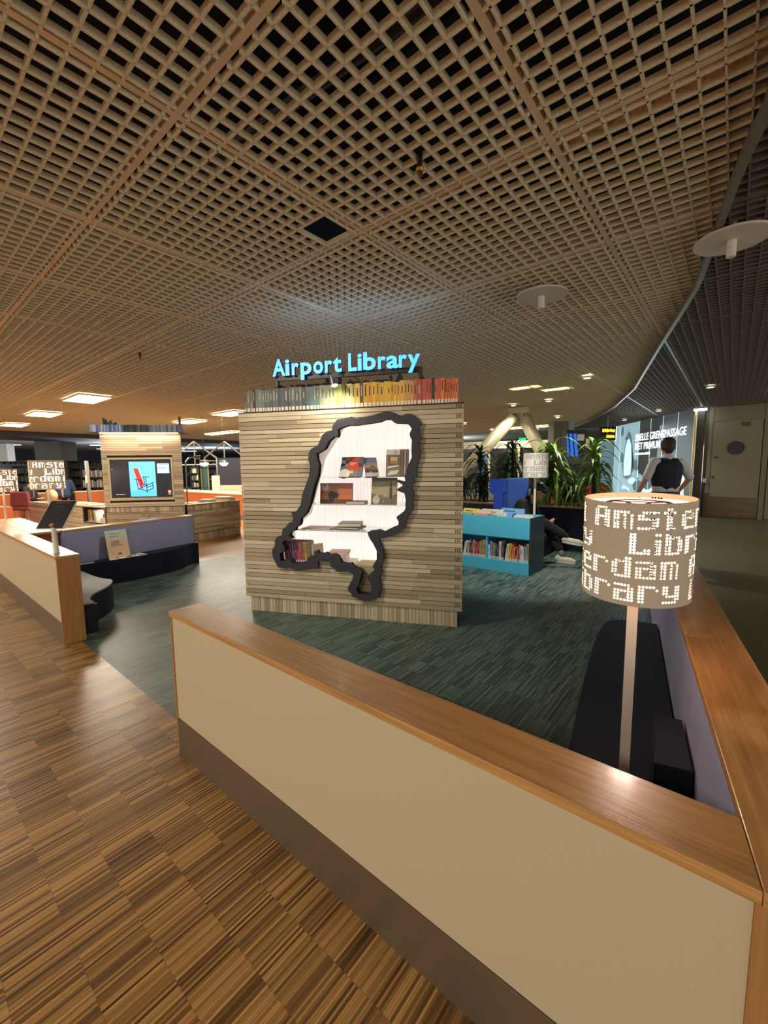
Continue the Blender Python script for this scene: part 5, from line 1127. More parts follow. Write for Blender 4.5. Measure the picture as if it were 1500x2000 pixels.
blob('waistcoat', [('c', V((-.105, 0, 1.475)), .082, V((.105, 0, 1.47)), .082), ('c', V((-.085, 0, 1.40)), .132, V((-.068, 0, 1.19)), .124), ('c', V((.085, 0, 1.40)), .132, V((.068, 0, 1.19)), .124), ('c', V((-.03, 0, 1.42)), .142, V((-.03, 0, 1.18)), .142), ('c', V((.03, 0, 1.42)), .142, V((.03, 0, 1.18)), .142)], M_vest, p, .011)
blob('trousers', [('c', V((-.072, 0, .985)), .128, V((.072, 0, .985)), .128), ('c', V((0, 0, .97)), .138, V((0, 0, .88)), .138)] + sum([chain((V((.095 * s_, 0, .92)), .112), (V((.105 * s_, .02, .50)), .082), (V((.11 * s_, -.02, .10)), .07)) for s_ in (-1, 1)], []), M_trous, p, .013)
MB().lathe([(.126, 1.03), (.137, 1.034), (.134, 1.066), (.126, 1.07)], 28, sx=1.42).build('belt', M_black, p)
for s_ in (-1, 1): shoe(p, (.11 * s_, -.07, .003), (.12 * s_, 1, 0), .28, M_black)
# --- seated reader with a phone, legs crossed, facing across the picture
p = thing('person', 'person in black coat and pale trainers sitting bent over a phone, legs crossed', 'person', (-2.62, 6.46, 0), -PI / 2)
HP, fr = head_prims((0.02, .35, 1.06), (0.06, 1, -.75))
LS, RS = V((-.185, .17, .86)), V((.185, .17, .86)); LE, RE = V((-.25, .25, .60)), V((.25, .27, .60)); LH, RH = V((-.07, .46, .60)), V((.07, .47, .585))
K1, A1 = V((-.10, .47, .50)), V((-.06, .68, .13)); K2, A2 = V((.10, .46, .60)), V((.02, .76, .42))
bp_ = HP + [('c', V((0, .17, .88)), .058, V((0, .28, 1.0)), .054), ('c', V((-.08, .13, .80)), .11, V((.08, .13, .80)), .11), ('c', V((0, .12, .80)), .12, V((0, 0, .50)), .13)] + chain((LS, .052), (LE, .040), (LH, .027)) + chain((RS, .052), (RE, .040), (RH, .027)) + hand(LH, (.55, .8, .1), (.5, -.3, 1), -1, .7) + hand(RH, (-.5, .8, .1), (-.5, -.3, 1), 1, .7)
bp_ += chain((V((-.10, .02, .47)), .085), (K1, .055), (A1, .040)) + chain((V((.10, .02, .48)), .085), (K2, .055), (A2, .040))
blob('body', bp_, M_skin, p, .0085); face_parts(fr, p, M_hairk, True)
blob('coat', [('c', V((-.12, .15, .85)), .088, V((.12, .15, .85)), .088), ('c', V((-.07, .13, .82)), .135, V((-.07, 0, .50)), .14), ('c', V((.07, .13, .82)), .135, V((.07, 0, .50)), .14), ('c', V((0, .16, .90)), .075, V((0, .20, .945)), .068)] + chain((LS, .075), (LE, .062), (LE.lerp(LH, .82), .046)) + chain((RS, .075), (RE, .062), (RE.lerp(RH, .82), .046)), M_coat, p, .012)
blob('trousers', [('c', V((-.09, 0, .475)), .115, V((.09, 0, .475)), .115)] + chain((V((-.10, .03, .475)), .10), (K1, .078), (K1.lerp(A1, .8), .062)) + chain((V((.10, .03, .485)), .10), (K2, .078), (K2.lerp(A2, .82), .062)), M_trous, p, .012)
blob('sock', chain((K1.lerp(A1, .80), .046), (A1, .044)), rgb('grey_sock', (120, 110, 106), .9), p, .01); blob('sock', chain((K2.lerp(A2, .80), .046), (A2, .044)), rgb('black_sock', (26, 24, 26), .9), p, .01)
shoe(p, A1 + V((0, -.055, -.128)), (.05, 1, 0)); shoe(p, A2 + V((-.0, -.03, -.10)), (-.15, 1, -.12))
t = thing('phone', 'dark phone held in both hands of the seated person', 'phone'); t.matrix_world = Matrix.Translation((-2.62 + .565, 6.46, .625)) @ Matrix.Rotation(-PI / 2, 4, 'Z') @ Matrix.Rotation(.7, 4, 'X')
MB().box(-.037, .037, -.075, .075, -.004, .004).build('case', M_black, t, bevel=.002); MB().box(-.034, .034, -.071, .071, .0042, .0046).build('screen', rgb('phone_screen', (150, 150, 160), .2, emit=(190, 190, 200), es=.5), t)
# --- small far figures
def far_person(label, loc, rotz, top, hair, pose='sit', hood=None, trs=M_trous):
    p = thing('person', label, 'person', loc, rotz)
    if pose == 'sit':
        hp, fr_ = head_prims((0, .10, 1.12), (0, 1, -.3)); legs = [chain((V((.1 * s_, .02, .47)), .085), (V((.11 * s_, .45, .48)), .06), (V((.11 * s_, .5, .08)), .045)) for s_ in (-1, 1)]; sh = .90; hz = .47
    else:
        hp, fr_ = head_prims((0, .02, 1.58), (0, 1, -.1)); legs = [chain((V((.1 * s_, 0, .85)), .085), (V((.1 * s_, .03, .46)), .06), (V((.11 * s_, 0, .06)), .045)) for s_ in (-1, 1)]; sh = 1.36; hz = .85
    arms = [chain((V((.19 * s_, .02, sh)), .055), (V((.26 * s_, .10, sh - .26)), .042), (V((.12 * s_, .30, sh - .30)), .03)) for s_ in (-1, 1)]
    hands = hand((-.12, .30, sh - .30), (.3, 1, 0), (0, 0, -1), 1) + hand((.12, .30, sh - .30), (-.3, 1, 0), (0, 0, -1), -1)
    blob('body', hp + [('c', V((0, .02, sh - .1)), .13, V((0, 0, hz + .04)), .13), ('c', V((0, .02, sh)), .06, V((0, .06, sh + .14)), .055)] + sum(arms, []) + hands + sum(legs, []), M_skin, p, .014)
    blob('jacket', [('c', V((-.12, .02, sh - .02)), .085, V((.12, .02, sh - .02)), .085), ('c', V((-.06, .02, sh - .08)), .13, V((-.06, 0, hz + .04)), .135), ('c', V((.06, .02, sh - .08)), .13, V((.06, 0, hz + .04)), .135)] + sum([chain((V((.19 * s_, .02, sh)), .075), (V((.26 * s_, .10, sh - .26)), .06), (V((.15 * s_, .25, sh - .29)), .045)) for s_ in (-1, 1)], []), top, p, .016)
    blob('trousers', sum([[('c', a, ra + .018, b, rb + .018) for _, a, ra, b, rb in L] for L in legs], []), trs, p, .016)
    if hood: c, f, r, up = fr_; blob('hood', [('c', c + up * .05 - f * .03, .105, c - up * .06 - f * .04, .10)], hood, p, .014)
    else: face_parts(fr_, p, hair)
    c, f, r, up = fr_
    for s_ in (-1, 1): shoe(p, V((.11 * s_, (.47 if pose == 'sit' else -.05), .004)), (0, 1, 0), .26, M_black)
    return p
far_person('dark-haired person in a charcoal jacket hunched behind the burgundy chair', (-16.75, 2.95, 0.0), -0.6, rgb('charcoal_jacket', (44, 46, 54), .85), M_hairk)
far_person('person in a blue top seated by the grey post behind the far ledge', (-16.35, 3.75, 0.20), 1.1, rgb('blue_top', (40, 56, 92), .85), M_hairk)
far_person('person standing beside the pale cabinet behind the glass door', (-15.25, 8.45, 0.0), 2.4, rgb('plum_jacket', (70, 48, 60), .85), M_hairk, 'stand')
far_person('person in a pale blue hood beyond the planter near the cream brace', (-4.95, 9.95, 0.0), 2.0, rgb('pale_blue', (120, 160, 206), .85), M_hairk, 'stand', hood=rgb('pale_blue', (120, 160, 206)))
# ================================================================ RIGHT SIDE: LIT ADVERT WALL AND DOOR
lb = thing('lit_advert_wall', 'tall backlit grey advert wall with white Dutch lettering and a penguin', 'advert', (B_.x, B_.y, 0), ANG_LB)
PAN = [-1.6, -.03, .45, 2.015, 2.822, 3.607, 4.445, LB_LEN + .06]
ad = lambda n_, c, e_: rgb(n_, c, .5, emit=c, es=e_)
adm = [ad('advert_pale', (150, 186, 196), .42), ad('advert_mid', (104, 134, 142), .34), ad('advert_dark', (66, 70, 66), .24)]
for k, (a, b) in enumerate(zip(PAN, PAN[1:])):
    MB().box(a + .008, b - .008, 0, .05, .02, 2.98).build('light_panel', (adm[1], adm[0], adm[0], adm[2], adm[2], adm[2], adm[2])[k], lb)
    MB().box(b - .0075, b + .0075, -.012, .05, .0, 2.985).build('joint_strip', rgb('joint_lit', (200, 220, 224), .3, emit=(190, 214, 220), es=.45), lb)
mb = MB(); Yp = -.002
r_ = random.Random(2)
for k in range(26):   # frosty ground and mist shapes
    x = r_.uniform(.5, 4.9); z = r_.uniform(.15, .95); mb.flat(circ(x, z, r_.uniform(.15, .45), 14, .5), Yp - .0001 * k, r_.choice((0, 1, 3)))
for k in range(10): x = r_.uniform(.5, 1.9); mb.flat(circ(x, r_.uniform(1.2, 2.8), r_.uniform(.12, .3), 14, 1.6), Yp - .0003 - .0001 * k, 0 if k % 2 else 1)
pen = [(.86, 1.0), (.80, 1.5), (.88, 2.0), (1.0, 2.35), (1.02, 2.55), (1.16, 2.68), (1.34, 2.62), (1.44, 2.42), (1.56, 2.1), (1.62, 1.6), (1.56, 1.05), (1.2, .92)]
mb.flat(pen, Yp - .004, 1); mb.flat([(.92, 1.03), (.86, 1.5), (.94, 2.05), (1.08, 2.36), (1.24, 2.44), (1.42, 2.2), (1.52, 1.6), (1.48, 1.08)], Yp - .005, 3)
mb.flat([(1.02, 2.50), (.92, 2.42), (1.08, 2.40)], Yp - .005, 4); mb.flat([(1.52, 2.1), (1.66, 1.7), (1.70, 1.25), (1.58, 1.4)], Yp - .005, 4); mb.flat([(.84, 2.0), (.74, 1.6), (.74, 1.2), (.86, 1.5)], Yp - .005, 1)
mb.flat([(2.0, .95), (1.95, 1.25), (2.06, 1.5), (2.16, 1.25), (2.12, .95)], Yp - .004, 2); mb.flat([(2.02, 1.0), (2.0, 1.2), (2.08, 1.3), (2.12, 1.0)], Yp - .005, 3)
mb.flat([(3.9, .5), (4.95, .5), (4.95, 1.2), (4.2, 1.5)], Yp - .003, 3)
tag(mb.build('advert_picture', [ad('ad_mist', (140, 176, 186), .42), ad('ad_grey', (96, 122, 130), .32), ad('ad_ink', (52, 62, 70), .2), ad('ad_ice', (190, 220, 228), .6), ad('ad_beak', (40, 48, 54), .15)], lb), kind='stuff')
Wt = rgb('advert_white', (240, 248, 250), .5, emit=(236, 248, 252), es=1.0)
for body_, cap, w, x, z in (('SNELLE GRENSPASSAGE', .24, 3.16, 1.75, 2.30), ('MET PRIVIUM', .24, 1.75, 1.76, 1.99)):
    text_mb(body_, cap, w, .006, .010).build('lettering', [Wt, Wt], lb, (x, -.014, z))
mb = MB(); x = 1.78; rq = random.Random(6)      # a small line of print too blurred to read
while x < 2.86: w = rq.uniform(.03, .06); mb.box(x, x + w - .012, -.013, -.010, 1.80, 1.80 + rq.uniform(.05, .085)); x += w
tag(mb.build('small_print', Wt, lb), kind='stuff')
MB().box(LB_LEN + .07, LB_LEN + .085, -.02, .03, 0, 2.99).build('gold_edge', rgb('brass_edge', (190, 160, 70), .35, metal=.7), lb)
lamp('advert_light', 'AREA', (A_.x - 1.3, A_.y + 1.3, 1.6), 26, COOL, 2.4, 2.2, target=(A_.x + 2.0, A_.y - 1.8, 1.2))
struct(MB().box(-.925, -.70, 14.62, 14.9, 0, 3.0).build('column', rgb('brown_stone', (70, 58, 46), .4, noise=.3, nscale=3)))
t = thing('ceiling_light', 'bright square light fitting at the ceiling above the brown column', 'light', (-.80, 14.40, 2.90)); MB().box(-.14, .14, -.1, .1, 0, .04).build('diffuser', M_lumc, t); MB().box(-.15, .15, -.11, .11, .0405, .09).build('housing', M_steel, t)
M_dsteel = rgb('dark_steel', (74, 68, 60), .4, metal=.6)
dr = MB()
D0, D1 = -.505, .515
door = struct(MB().box(D0, D1, 14.672, 14.70, .012, 2.60).build('door_1', mat('greige_door', (158, 148, 122), .55)))
pn = rgb('greige_frame', (150, 140, 116), .55)
MB().box(D0 - .006, D1 + .004, 14.664, 14.6715, .012, .56).build('kick_plate', rgb('worn_steel', (120, 104, 84), .32, metal=.85, noise=.25, nscale=2, stretch=(1, 1, 12)), door)
mb = MB(); mb.lathe([(.178, 0), (.178, .02), (.150, .02), (.150, 0), (.178, 0)], 36, sx=1); 
o = mb.build('porthole_rim', rgb('dark_rim', (52, 46, 38), .4), door, (0, 14.672, 1.875), rot=(PI / 2, 0, 0)); mb = MB(); mb.add([(.15 * math.cos(k * PI / 16), .15 * math.sin(k * PI / 16), .006) for k in range(32)], [tuple(range(32))]); mb.build('porthole_glass', rgb('dark_glass', (8, 12, 14), .25), door, (0, 14.672, 1.875), rot=(PI / 2, 0, 0))
MB().box(.07, .265, 14.668, 14.6718, 2.44, 2.55).build('door_label', rgb('brown_plate', (110, 88, 50), .5), door)
MB().cyl((-.44, 14.672, 1.63), (-.44, 14.62, 1.63), .012).tube([(-.44, 14.62, 1.63), (-.35, 14.62, 1.645)], .013).build('door_handle', M_dsteel, door); MB().cyl((-.44, 14.672, 1.10), (-.44, 14.655, 1.10), .03, n=16).build('door_lock', M_dsteel, door)
for z in (2.4, 1.95, 1.5, .2): MB().cyl((D1 + .008, 14.66, z), (D1 + .008, 14.66, z + .12), .011).build('hinge', M_dsteel, door)
mb = MB(); mb.box(-.60, D0 - .008, 14.66, 14.70, 0, 2.99).box(D1 + .02, .64, 14.66, 14.70, 0, 2.99).box(D0 - .0075, D1 + .0195, 14.66, 14.70, 2.605, 2.66).box(D0 - .0075, D1 + .0195, 14.66, 14.70, 2.95, 2.99).box(D0 - .0075, D1 + .0195, 14.68, 14.70, 2.6605, 2.9495)
struct(mb.build('trim_2', pn))
door2 = struct(MB().box(.66, 1.66, 14.672, 14.70, .012, 2.60).build('door_2', mat('greige_door', (158, 148, 122)))); MB().cyl((.70, 14.672, 1.57), (.70, 14.62, 1.57), .014).tube([(.70, 14.62, 1.57), (.80, 14.62, 1.57)], .016).build('door_handle', M_dsteel, door2)
t = thing('bollard', 'low dark steel post guarding the left edge of the door', 'bollard', (-.57, 14.57, 0)); MB().cyl((0, 0, 0.012), (0, 0, .66), .045, n=18).build('post', rgb('dark_steel', (74, 68, 60), .35, metal=.7), t); MB().cyl((0, 0, 0), (0, 0, .0115), .07, n=18).build('foot', M_black, t)
tag(MB().box(-.66, -.58, 14.62, 14.655, .95, 1.06).build('wall_switch', M_white), 'small white switch box on the wall left of the door', 'switch')
# departure sign and blue display beyond the plants
t = thing('departure_sign', 'black hanging sign with two lines of glowing yellow text', 'sign', (-3.20, 14.25, 2.20), math.radians(40)); MB().box(0, .46, 0, .12, 0, .42).build('case', M_black, t)
Yl = rgb('sign_yellow', (255, 190, 40), .5, emit=(255, 184, 36), es=1.4)

mb = MB(); rq = random.Random(12)     # two lines of print too blurred to read
for x0, x1, z in ((.04, .43, .25), (.17, .43, .07)):
    x = x0
    while x < x1 - .02: w = rq.uniform(.022, .04); mb.box(x, min(x + w, x1) - .006, -.004, -.001, z + rq.uniform(0, .02), z + rq.uniform(.075, .115)); x += w
tag(mb.build('yellow_print', Yl, t), kind='stuff')
MB().box(.4605, .475, 0, .12, 0, .42).build('edge_light', M_lumc, t); MB().cyl((.23, .06, .42), (.23, .06, .78), .012).build('hanger', M_steel, t)
t = thing('display_stand', 'dark stand with slanted blue panels beyond the green plants', 'display', (-3.70, 12.55, 0), math.radians(41)); MB().box(0, .55, .0, .3, 0, 2.45).build('body', rgb('dark_stand', (30, 34, 44), .5), t); Bl = rgb('blue_lit', (40, 104, 200), .5, emit=(40, 104, 210), es=.5)
for k in range(3): mb = MB(); mb.flat([(.02 + .12 * k, 1.70), (.11 + .12 * k, 1.70), (.03 + .12 * k, 2.35), (-.05 + .12 * k, 2.35)] if k else [(.02, 1.7), (.11, 1.7), (.03, 2.35), (.0, 2.35)], -.004 - .001 * k); mb.build('blue_panel', Bl, t)
MB().box(.30, .50, -.012, -.001, 2.15, 2.33).build('screen', M_steel, t); MB().box(0, .55, -.02, -.0045, 1.50, 1.68).build('grey_panel', M_grey, t)
# ================================================================ CEILING LUMINAIRES, DISCS, DOWNLIGHTS
def luminaire(x, y, l, w=1.15, d=.56, cool=False, z=2.935, power=0):
    t = thing('ceiling_luminaire', l, 'ceiling light', (x, y, z), 0, 'ceiling luminaires'); MB().box(-w / 2, w / 2, -d / 2, d / 2, 0, .006).build('diffuser', M_lumc if cool else M_lum, t)
    mb = MB(); mb.box(-w / 2 - .02, w / 2 + .02, -d / 2 - .02, -d / 2 - .0005, -.004, .03).box(-w / 2 - .02, w / 2 + .02, d / 2 + .0005, d / 2 + .02, -.004, .03).box(-w / 2 - .02, -w / 2 - .0005, -d / 2, d / 2, -.004, .03).box(w / 2 + .0005, w / 2 + .02, -d / 2, d / 2, -.004, .03); mb.build('frame', M_runner, t)
    if power: o = lamp('luminaire_light', 'AREA', (0, 0, -.01), power, COOL if cool else WARM, w, d); o.parent = t
luminaire(-10.52, 2.95, 'wide warm ceiling luminaire nearest above the lit drum lamps', power=100); luminaire(-14.18, 2.97, 'warm ceiling luminaire second in the row over the far ledge', power=80); luminaire(-18.1, 3.0, 'warm ceiling luminaire furthest along the left row', power=60)
luminaire(-10.57, 6.30, 'ceiling luminaire half hidden behind the map kiosk left edge', power=80); luminaire(-13.3, 6.45, 'ceiling luminaire just right of the television kiosk top', power=80)
luminaire(-16.6, 9.4, 'long ceiling luminaire above the gabled frames', 2.2, .4, power=60); luminaire(-8.5, 13.2, 'long ceiling strip light left of the cream brace', 2.4, .3, power=60); luminaire(-6.6, 16.4, 'long ceiling strip light behind the cream brace', 2.4, .3, power=30)
luminaire(-3.25, 8.25, 'small ceiling luminaire above the grid over the sofa', .5, .22, z=3.03); luminaire(-2.85, 8.85, 'small ceiling luminaire above the grid behind the first', .5, .22, z=3.03)
for k, (x, y, w) in enumerate(((-27.5, 6.5, 1.6), (-30.0, 9.2, 1.6), (-26.6, 9.5, 1.6), (-33.0, 5.0, 1.4), (-25.6, 13.4, 1.8), (-30.5, 15.0, 1.8), (-27.0, 18.0, 1.8), (-35, 11, 1.6), (-36, 17, 1.6), (-24.0, 21.5, 2.0))):
    t = thing('ceiling_luminaire', f'cool white ceiling luminaire in the far hall, {ordi(k + 1)} of the ten', 'ceiling light', (x, y, 2.975), .7, 'cool ceiling luminaires of the far hall'); MB().box(-w / 2, w / 2, -.25, .25, 0, .014).build('diffuser', M_lumc, t)
for x, y, p_ in ((-26.5, 8, 300), (-29, 16, 300), (-12, 20, 160), (-27, 1, 120)): lamp('hall_fill', 'POINT', (x, y, 2.0), p_, COOL, 0.4)  # unseen point lights added to brighten the far hall and its ceiling
def disc(x, y, l):
    t = thing('ceiling_speaker_disc', l, 'ceiling fitting', (x, y, 2.80)); MB().cyl((0, 0, .09), (0, 0, .105), .205, n=48).build('disc', M_offw, t); MB().cyl((0, 0, -.01), (0, 0, .0895), .026, n=18).build('stub', M_white, t); MB().cyl((0, 0, .1055), (0, 0, .24), .02, n=12).build('hanger', M_offw, t)
disc(-1.35, 3.75, 'round pale disc with a short white stub under the beige grid'); disc(-.10, 3.66, 'round pale disc with a short white stub at the dark ceiling edge')
for k, (x, y, dk, l) in enumerate(((-2.02, 7.87, 0, 'recessed downlight in the beige grid nearest the curved strip'), (-3.39, 10.05, 0, 'recessed downlight before the cream brace, nearer one'), (-4.28, 10.17, 0, 'recessed downlight beside the brace head plate'), (-4.30, 13.6, 0, 'recessed downlight behind the cream brace'), (-6.3, 17.4, 0, 'most distant recessed downlight beyond the cream brace'), (-.45, 10.47, 1, 'recessed downlight in the dark ceiling before the door'), (-1.71, 14.0, 1, 'recessed downlight in the dark ceiling before the advert wall'), (-2.9, 16.0, 1, 'recessed downlight in the dark ceiling at the advert wall far end'))):
    t = thing('downlight', l, 'downlight', (x, y, 2.93)); MB().lathe([(.075, .0), (.075, .03), (.055, .03), (.055, .0), (.075, 0)], 24).build('ring', M_white, t); MB().cyl((0, 0, .008), (0, 0, .014), .0545, n=20).build('lens', M_lens, t)
    o = lamp('downlight_light', 'SPOT', (0, 0, -.02), (90 if k == 0 else 30) if not dk else 40, NEUT if not dk else COOL, .05, spot=1.9); o.parent = t
# ================================================================ FAR BACKGROUND
t = thing('ledge', 'long low partition with cream ledge and orange side behind the counters', 'partition', (-17.3, 1.8, 0), PI / 2 - .03); MB().box(0, 5.4, -.12, .05, .72, .755).build('cap', M_creamtop, t); MB().box(0, 5.38, -.10, .04, 0, .7195).build('panel', M_orange, t)
t = thing('ledge', 'wide cream ledge on an orange base right of the television kiosk', 'partition', (-15.6, 6.25, 0), math.radians(3.5)); MB().box(0, 6.0, 0, .6, .72, .755).build('worktop', M_creamtop, t); MB().box(.02, 5.98, .02, .58, .12, .7195).build('panel', M_orange, t); MB().box(.05, 5.95, .05, .55, 0, .1195).build('plinth', M_grey, t)
t = thing('pillar', 'grey square concrete pillar behind the lit drum lamp', 'pillar', (-24.6, 5.5, 0), .7); MB().box(-.6, .6, -.5, .5, 0, 2.985).build('shaft', M_grey, t); MB().box(-.66, .66, -.56, .56, 0, .12).build('skirt', M_navy2, t)
t = thing('pillar', 'narrow white pillar at the left picture edge in the far hall', 'pillar', (-31.8, 4.8, 0), .7); MB().box(-.28, .28, -.25, .25, 0, 2.985).build('shaft', M_white, t); MB().box(-.31, .31, -.28, .28, 0, .12).build('skirt', M_navy2, t)
t = thing('pillar', 'grey-beige pillar with a pale edge behind the bushy green plant', 'pillar', (-4.85, 15.6, 0), .7); MB().box(-.30, .22, -.25, .25, 0, 2.985).build('shaft', rgb('pillar_greige', (128, 120, 104), .7), t); MB().box(.2205, .40, -.25, -.1, 0, 2.985).build('edge_profile', rgb('pale_blue_metal', (170, 190, 200), .4), t)
def far_shelf(label, x, y, rz, w, h, rows, seed, cols):
    t = thing('bookshelf', label, 'bookshelf', (x, y, 0), rz); rn = random.Random(seed)
    MB().box(0, .03, 0, .3, 0, h).box(w - .03, w, 0, .3, 0, h).box(.03, w - .03, .28, .3, 0, h).build('carcass', M_navy2, t)
    for r in range(rows + 1): MB().box(.0305, w - .0305, .0, .279, h * r / rows - (.03 if r == rows else 0), h * r / rows + (0 if r == rows else .03)).build('shelf', M_navy2, t)
    for r in range(rows):
        mbs = [MB() for _ in cols]; xx = .035
        while xx < w - .07:
            tw = rn.uniform(.02, .05); hh = h / rows * rn.uniform(.55, .78); mbs[rn.randrange(len(cols))].box(xx, xx + tw - .002, .05, .25, h * r / rows + .031, h * r / rows + .031 + hh); xx += tw
        for mb_, c in zip(mbs, cols):
            if mb_.v: tag(mb_.build('book_row', rgb('far_book_%d_%d_%d' % c, c), t), kind='stuff')
DK = [(70, 90, 110), (120, 80, 60), (150, 130, 90), (60, 60, 70), (160, 156, 140), (90, 60, 50)]
far_shelf('dark bookshelf with rows of books left of the television kiosk', -19.1, 4.95, .69, 1.5, 1.56, 4, 1, DK)
far_shelf('dark open shelf rack behind the hunched person', -23.7, 3.7, .69, 1.1, 1.66, 5, 2, [(70, 72, 76), (50, 52, 56), (96, 96, 98)])
far_shelf('narrow book rack beside the glass door under the gable frame', -15.35, 7.35, .75, .32, 1.54, 6, 3, [(90, 110, 100), (190, 186, 176), (60, 60, 64)])
for k, (x, y, w) in enumerate(((-20.4, 3.9, 2.4), (-21.8, 1.9, 2.2), (-18.4, 5.9, 1.6), (-20.5, 10.5, 2.4))):
    far_shelf(f'tall dark library shelving in the far hall, {ordi(k + 1)} bay from the left' if k else 'tall dark library shelving in the far hall at the left edge', x - 4, y + 1.5, .69, w, 1.9, 5, 10 + k, [(40, 44, 50), (60, 58, 54), (74, 70, 60), (50, 60, 70)])
t = thing('scanner_post', 'slim grey metal post with a small panel behind the far ledge', 'post', (-16.05, 4.35, 0)); MB().box(-.05, .05, -.04, .04, .051, 1.76).build('post', M_steel, t); MB().box(-.09, .09, -.07, .07, 0, .05).build('base', M_black, t); MB().box(-.07, .07, -.055, -.041, 1.05, 1.3).build('panel', M_white, t)
t = thing('armchair', 'burgundy armchair behind the orange bench at the left edge', 'chair', (-15.4, 2.65, 0), .7); bg = rgb('burgundy_felt', (116, 42, 46), .85); MB().box(-.26, .26, -.25, .25, .36, .47).build('seat', bg, t, bevel=.03); MB().prism_y([(-.27, .475), (.27, .475), (.24, .88), (-.24, .88)], -.24, -.14).build('backrest', bg, t, bevel=.03)
for a in (-.2, .2):
    for b in (-.2, .2): MB().cyl((a, b, 0), (a, b, .36), .015).build('leg', M_steel, t)
tag(MB().ball((0, 0, .14), (.22, .10, .15)).tube([(-.1, 0, .25), (0, 0, .36), (.1, 0, .25)], .01).build('canvas_bag', rgb('beige_canvas', (176, 164, 124), .9), None, LW(.55, .2, .758), LANG, smooth=True), 'beige canvas bag on the left counter below the lit drum lamp', 'bag')
ob = thing('orange_bench', 'orange open shelf bench beside the left counter', 'bench', (-13.2, .93, 0), math.radians(9.3)); ow = rgb('orange_wood', (170, 84, 40), .5)
MB().box(0, 1.9, .0, .5, .70, .725).build('top', ow, ob); MB().box(0, 1.9, .0, .5, .40, .425).build('shelf', ow, ob)
for x in (0, .93, 1.875): MB().box(x, x + .025, 0, .5, 0, .3995).box(x, x + .025, 0, .5, .4255, .6995).build('divider', ow, ob)
MB().box(.03, 1.87, .48, .5, .4255, .6995).build('back_panel', ow, ob)
def OW(s, y, z): a = math.radians(9.3); return (-13.2 + s * math.cos(a) - y * math.sin(a), .93 + s * math.sin(a) + y * math.cos(a), z)
def soft_bag(label, s, y, z, r, c, cat='bag', name='bag'): tag(MB().ball((0, 0, r[2]), r).tube([(-r[0] * .5, 0, r[2] * 1.8), (0, 0, r[2] * 2.5), (r[0] * .5, 0, r[2] * 1.8)], .012).build(name, rgb(label[:12], c, .85), None, OW(s, y, z), .3, smooth=True), label, cat)
soft_bag('large black bag lying on the orange bench', .9, .25, .726, (.36, .2, .12), (22, 22, 26)); soft_bag('tan leather bag behind the black bag on the orange bench', .95, .44, .726, (.22, .09, .20), (170, 112, 84)); soft_bag('white scarf heaped on the right end of the orange bench', 1.5, .25, .726, (.22, .14, .07), (206, 200, 190), 'scarf', 'scarf'); soft_bag('red bag with white dots inside the orange bench', 1.45, .15, .4255, (.26, .12, .085), (180, 48, 50))
mb = MB()
for k in range(24): a = k * .7; mb.ball((.22 * math.cos(a) * (k / 24), -.115 + .02 * abs(math.cos(a)), .085 + .06 * math.sin(a * 1.3)), .010, n=6, m=4)
# gabled frames, glass door, cabinet, dark panel
def gable(label, apex, half, drop, h, rz, loc):
    t = thing('gabled_frame', label, 'frame', loc, rz); r_ = .035
    for s_ in (-1, 1): MB().cyl((0, 0, apex), (s_ * half, 0, apex - drop), r_, n=10).build('rafter', M_steel, t); MB().cyl((s_ * half, 0, 0), (s_ * half, 0, apex - drop), r_, n=10).build('post', M_steel, t)
    MB().cyl((-half, 0, h), (half, 0, h), r_ * .8, n=10).build('tie_beam', M_steel, t); MB().cyl((0, 0, h + .035), (0, 0, apex), r_ * .7, n=10).build('king_post', M_steel, t)
gable('steel house-shaped frame right of the television kiosk', 2.47, .80, .62, 1.62, math.radians(39.8), (-15.22, 7.50, 0)); gable('steel house-shaped frame above the dark navy panel', 2.53, .80, .62, 1.78, math.radians(39.8), (-15.75, 8.98, 0))
t = thing('dark_panel', 'large dark navy screen panel beside the map kiosk left edge', 'screen', (-14.62, 8.0, 0), math.radians(39.8)); MB().box(0, 1.6, 0, .06, .86, 1.86).build('panel', rgb('navy_board', (34, 36, 52), .6), t); MB().box(0, 1.6, -.02, .08, 0, .8595).build('base', rgb('cream_base', (200, 190, 160), .6), t)
t = thing('glass_door', 'tall greenish glass door under the gabled frame', 'door', (-15.25, 7.70, 0), math.radians(39.8)); MB().box(.03, .27, .0, .02, .05, 1.75).build('pane', rgb('green_glass', (60, 84, 80), .08), t)
for a, b in ((0, .03), (.27, .30)): MB().box(a, b, -.01, .03, 0, 1.8).build('stile', rgb('pale_olive', (150, 142, 100), .6), t)
MB().box(.0305, .2695, -.01, .03, 1.7505, 1.8).build('rail', rgb('pale_olive', (150, 142, 100)), t)
t = thing('cabinet', 'pale green cabinet with small pots left of the navy panel', 'cabinet', (-14.75, 7.85, 0), math.radians(39.8)); MB().box(0, .30, 0, .3, 0, 1.22).build('body', rgb('pale_green_white', (196, 204, 172), .6), t); MB().box(.01, .29, -.012, -.0005, .08, 1.18).build('door', rgb('pale_green_white2', (206, 212, 184), .6), t)
for k in range(3): tag(MB().lathe([(.03, 0), (.04, .09), (.035, .1), (0, .1)], 12, c=(0, 0, 0)).build('pot', rgb('dark_pot_%d' % k, ((40, 40, 44), (190, 180, 150), (60, 60, 60))[k]), None, (-14.75 + .075 * k, 8.0 + .063 * k, 1.2205)), f'{("black", "cream", "charcoal")[k]} pot on the pale green cabinet', 'pot', 'pots on the pale green cabinet')
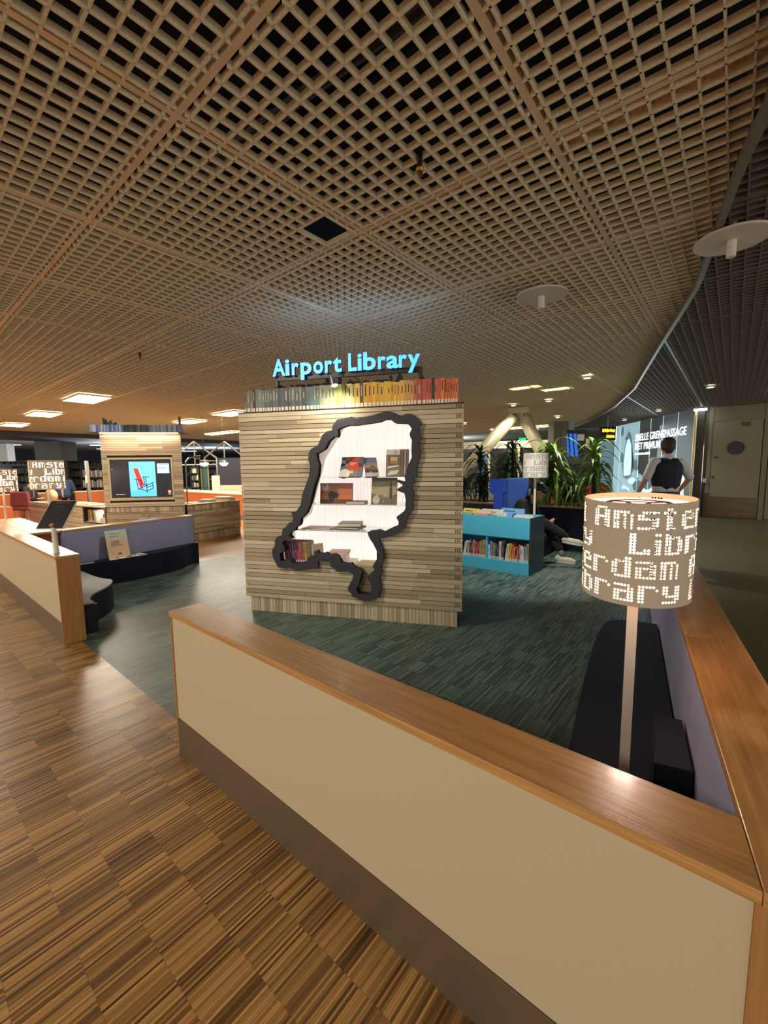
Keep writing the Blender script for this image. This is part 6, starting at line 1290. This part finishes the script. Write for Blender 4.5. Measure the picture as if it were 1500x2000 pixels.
for k, (x, y, l) in enumerate(((-11.59, 5.97, 'glowing dome pendant lamp left of the navy panel'), (-11.16, 6.33, 'glowing dome pendant lamp before the navy panel'))):
    t = thing('pendant_lamp', l, 'lamp', (x, y, 1.60)); MB().lathe([(0, -.06), (.06, -.05), (.11, 0), (.115, .03)], 20).build('globe', rgb('pendant_glow', (255, 236, 200), .5, emit=(255, 226, 176), es=6.0), t, smooth=True); MB().lathe([(.12, .03), (.10, .09), (.03, .12), (0, .125)], 20).build('shade', M_dark, t, smooth=True); MB().cyl((0, 0, .12), (0, 0, 1.36), .004, n=6).build('cord', M_black, t)
    o = lamp('pendant_light', 'POINT', (0, 0, -.1), 8, WARM, .05); o.parent = t
t = thing('exit_sign', 'green illuminated exit sign far behind the cream brace', 'sign', (-7.85, 19.45, 2.45), .7); MB().box(-.02, .30, 0, .06, 0, .32).build('face', rgb('exit_green', (40, 190, 130), .5, emit=(30, 190, 120), es=1.0), t); MB().box(-.03, .31, .0605, .10, -.01, .33).build('case', M_black, t); MB().cyl((.14, .08, .33), (.14, .08, .53), .01).build('hanger', M_steel, t)
t = thing('warning_sign', 'pale yellow triangular sign behind the tall dark plant', 'sign', (-6.5, 15.3, 1.62), .7); MB().prism_y([(-.13, 0), (.13, 0), (0, .24)], 0, .01).build('plate', rgb('pale_yellow', (226, 220, 110), .5), t); MB().cyl((0, .02, -1.62), (0, .02, .1), .012).build('post', M_steel, t)
# lit hall beyond the planter: shop front with posts
sf = thing('shop_front', 'dim glazed shop front with pale posts far behind the planter', 'shop front', (-11.5, 15.5, 0), math.radians(20))
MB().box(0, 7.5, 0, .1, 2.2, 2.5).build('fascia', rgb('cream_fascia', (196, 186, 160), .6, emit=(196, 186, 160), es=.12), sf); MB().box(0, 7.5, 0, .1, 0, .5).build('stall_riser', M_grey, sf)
for k in range(7): MB().box(1.2 * k, 1.2 * k + .09, -.02, .12, .5005, 2.1995).build('post', rgb('cream_steel', (206, 196, 160)), sf)
for k in range(6): MB().box(1.2 * k + .0905, 1.2 * k + 1.1995, .04, .06, .5005, 2.1995).build('pane', rgb('dark_shop_glass', (26, 30, 34), .08), sf)
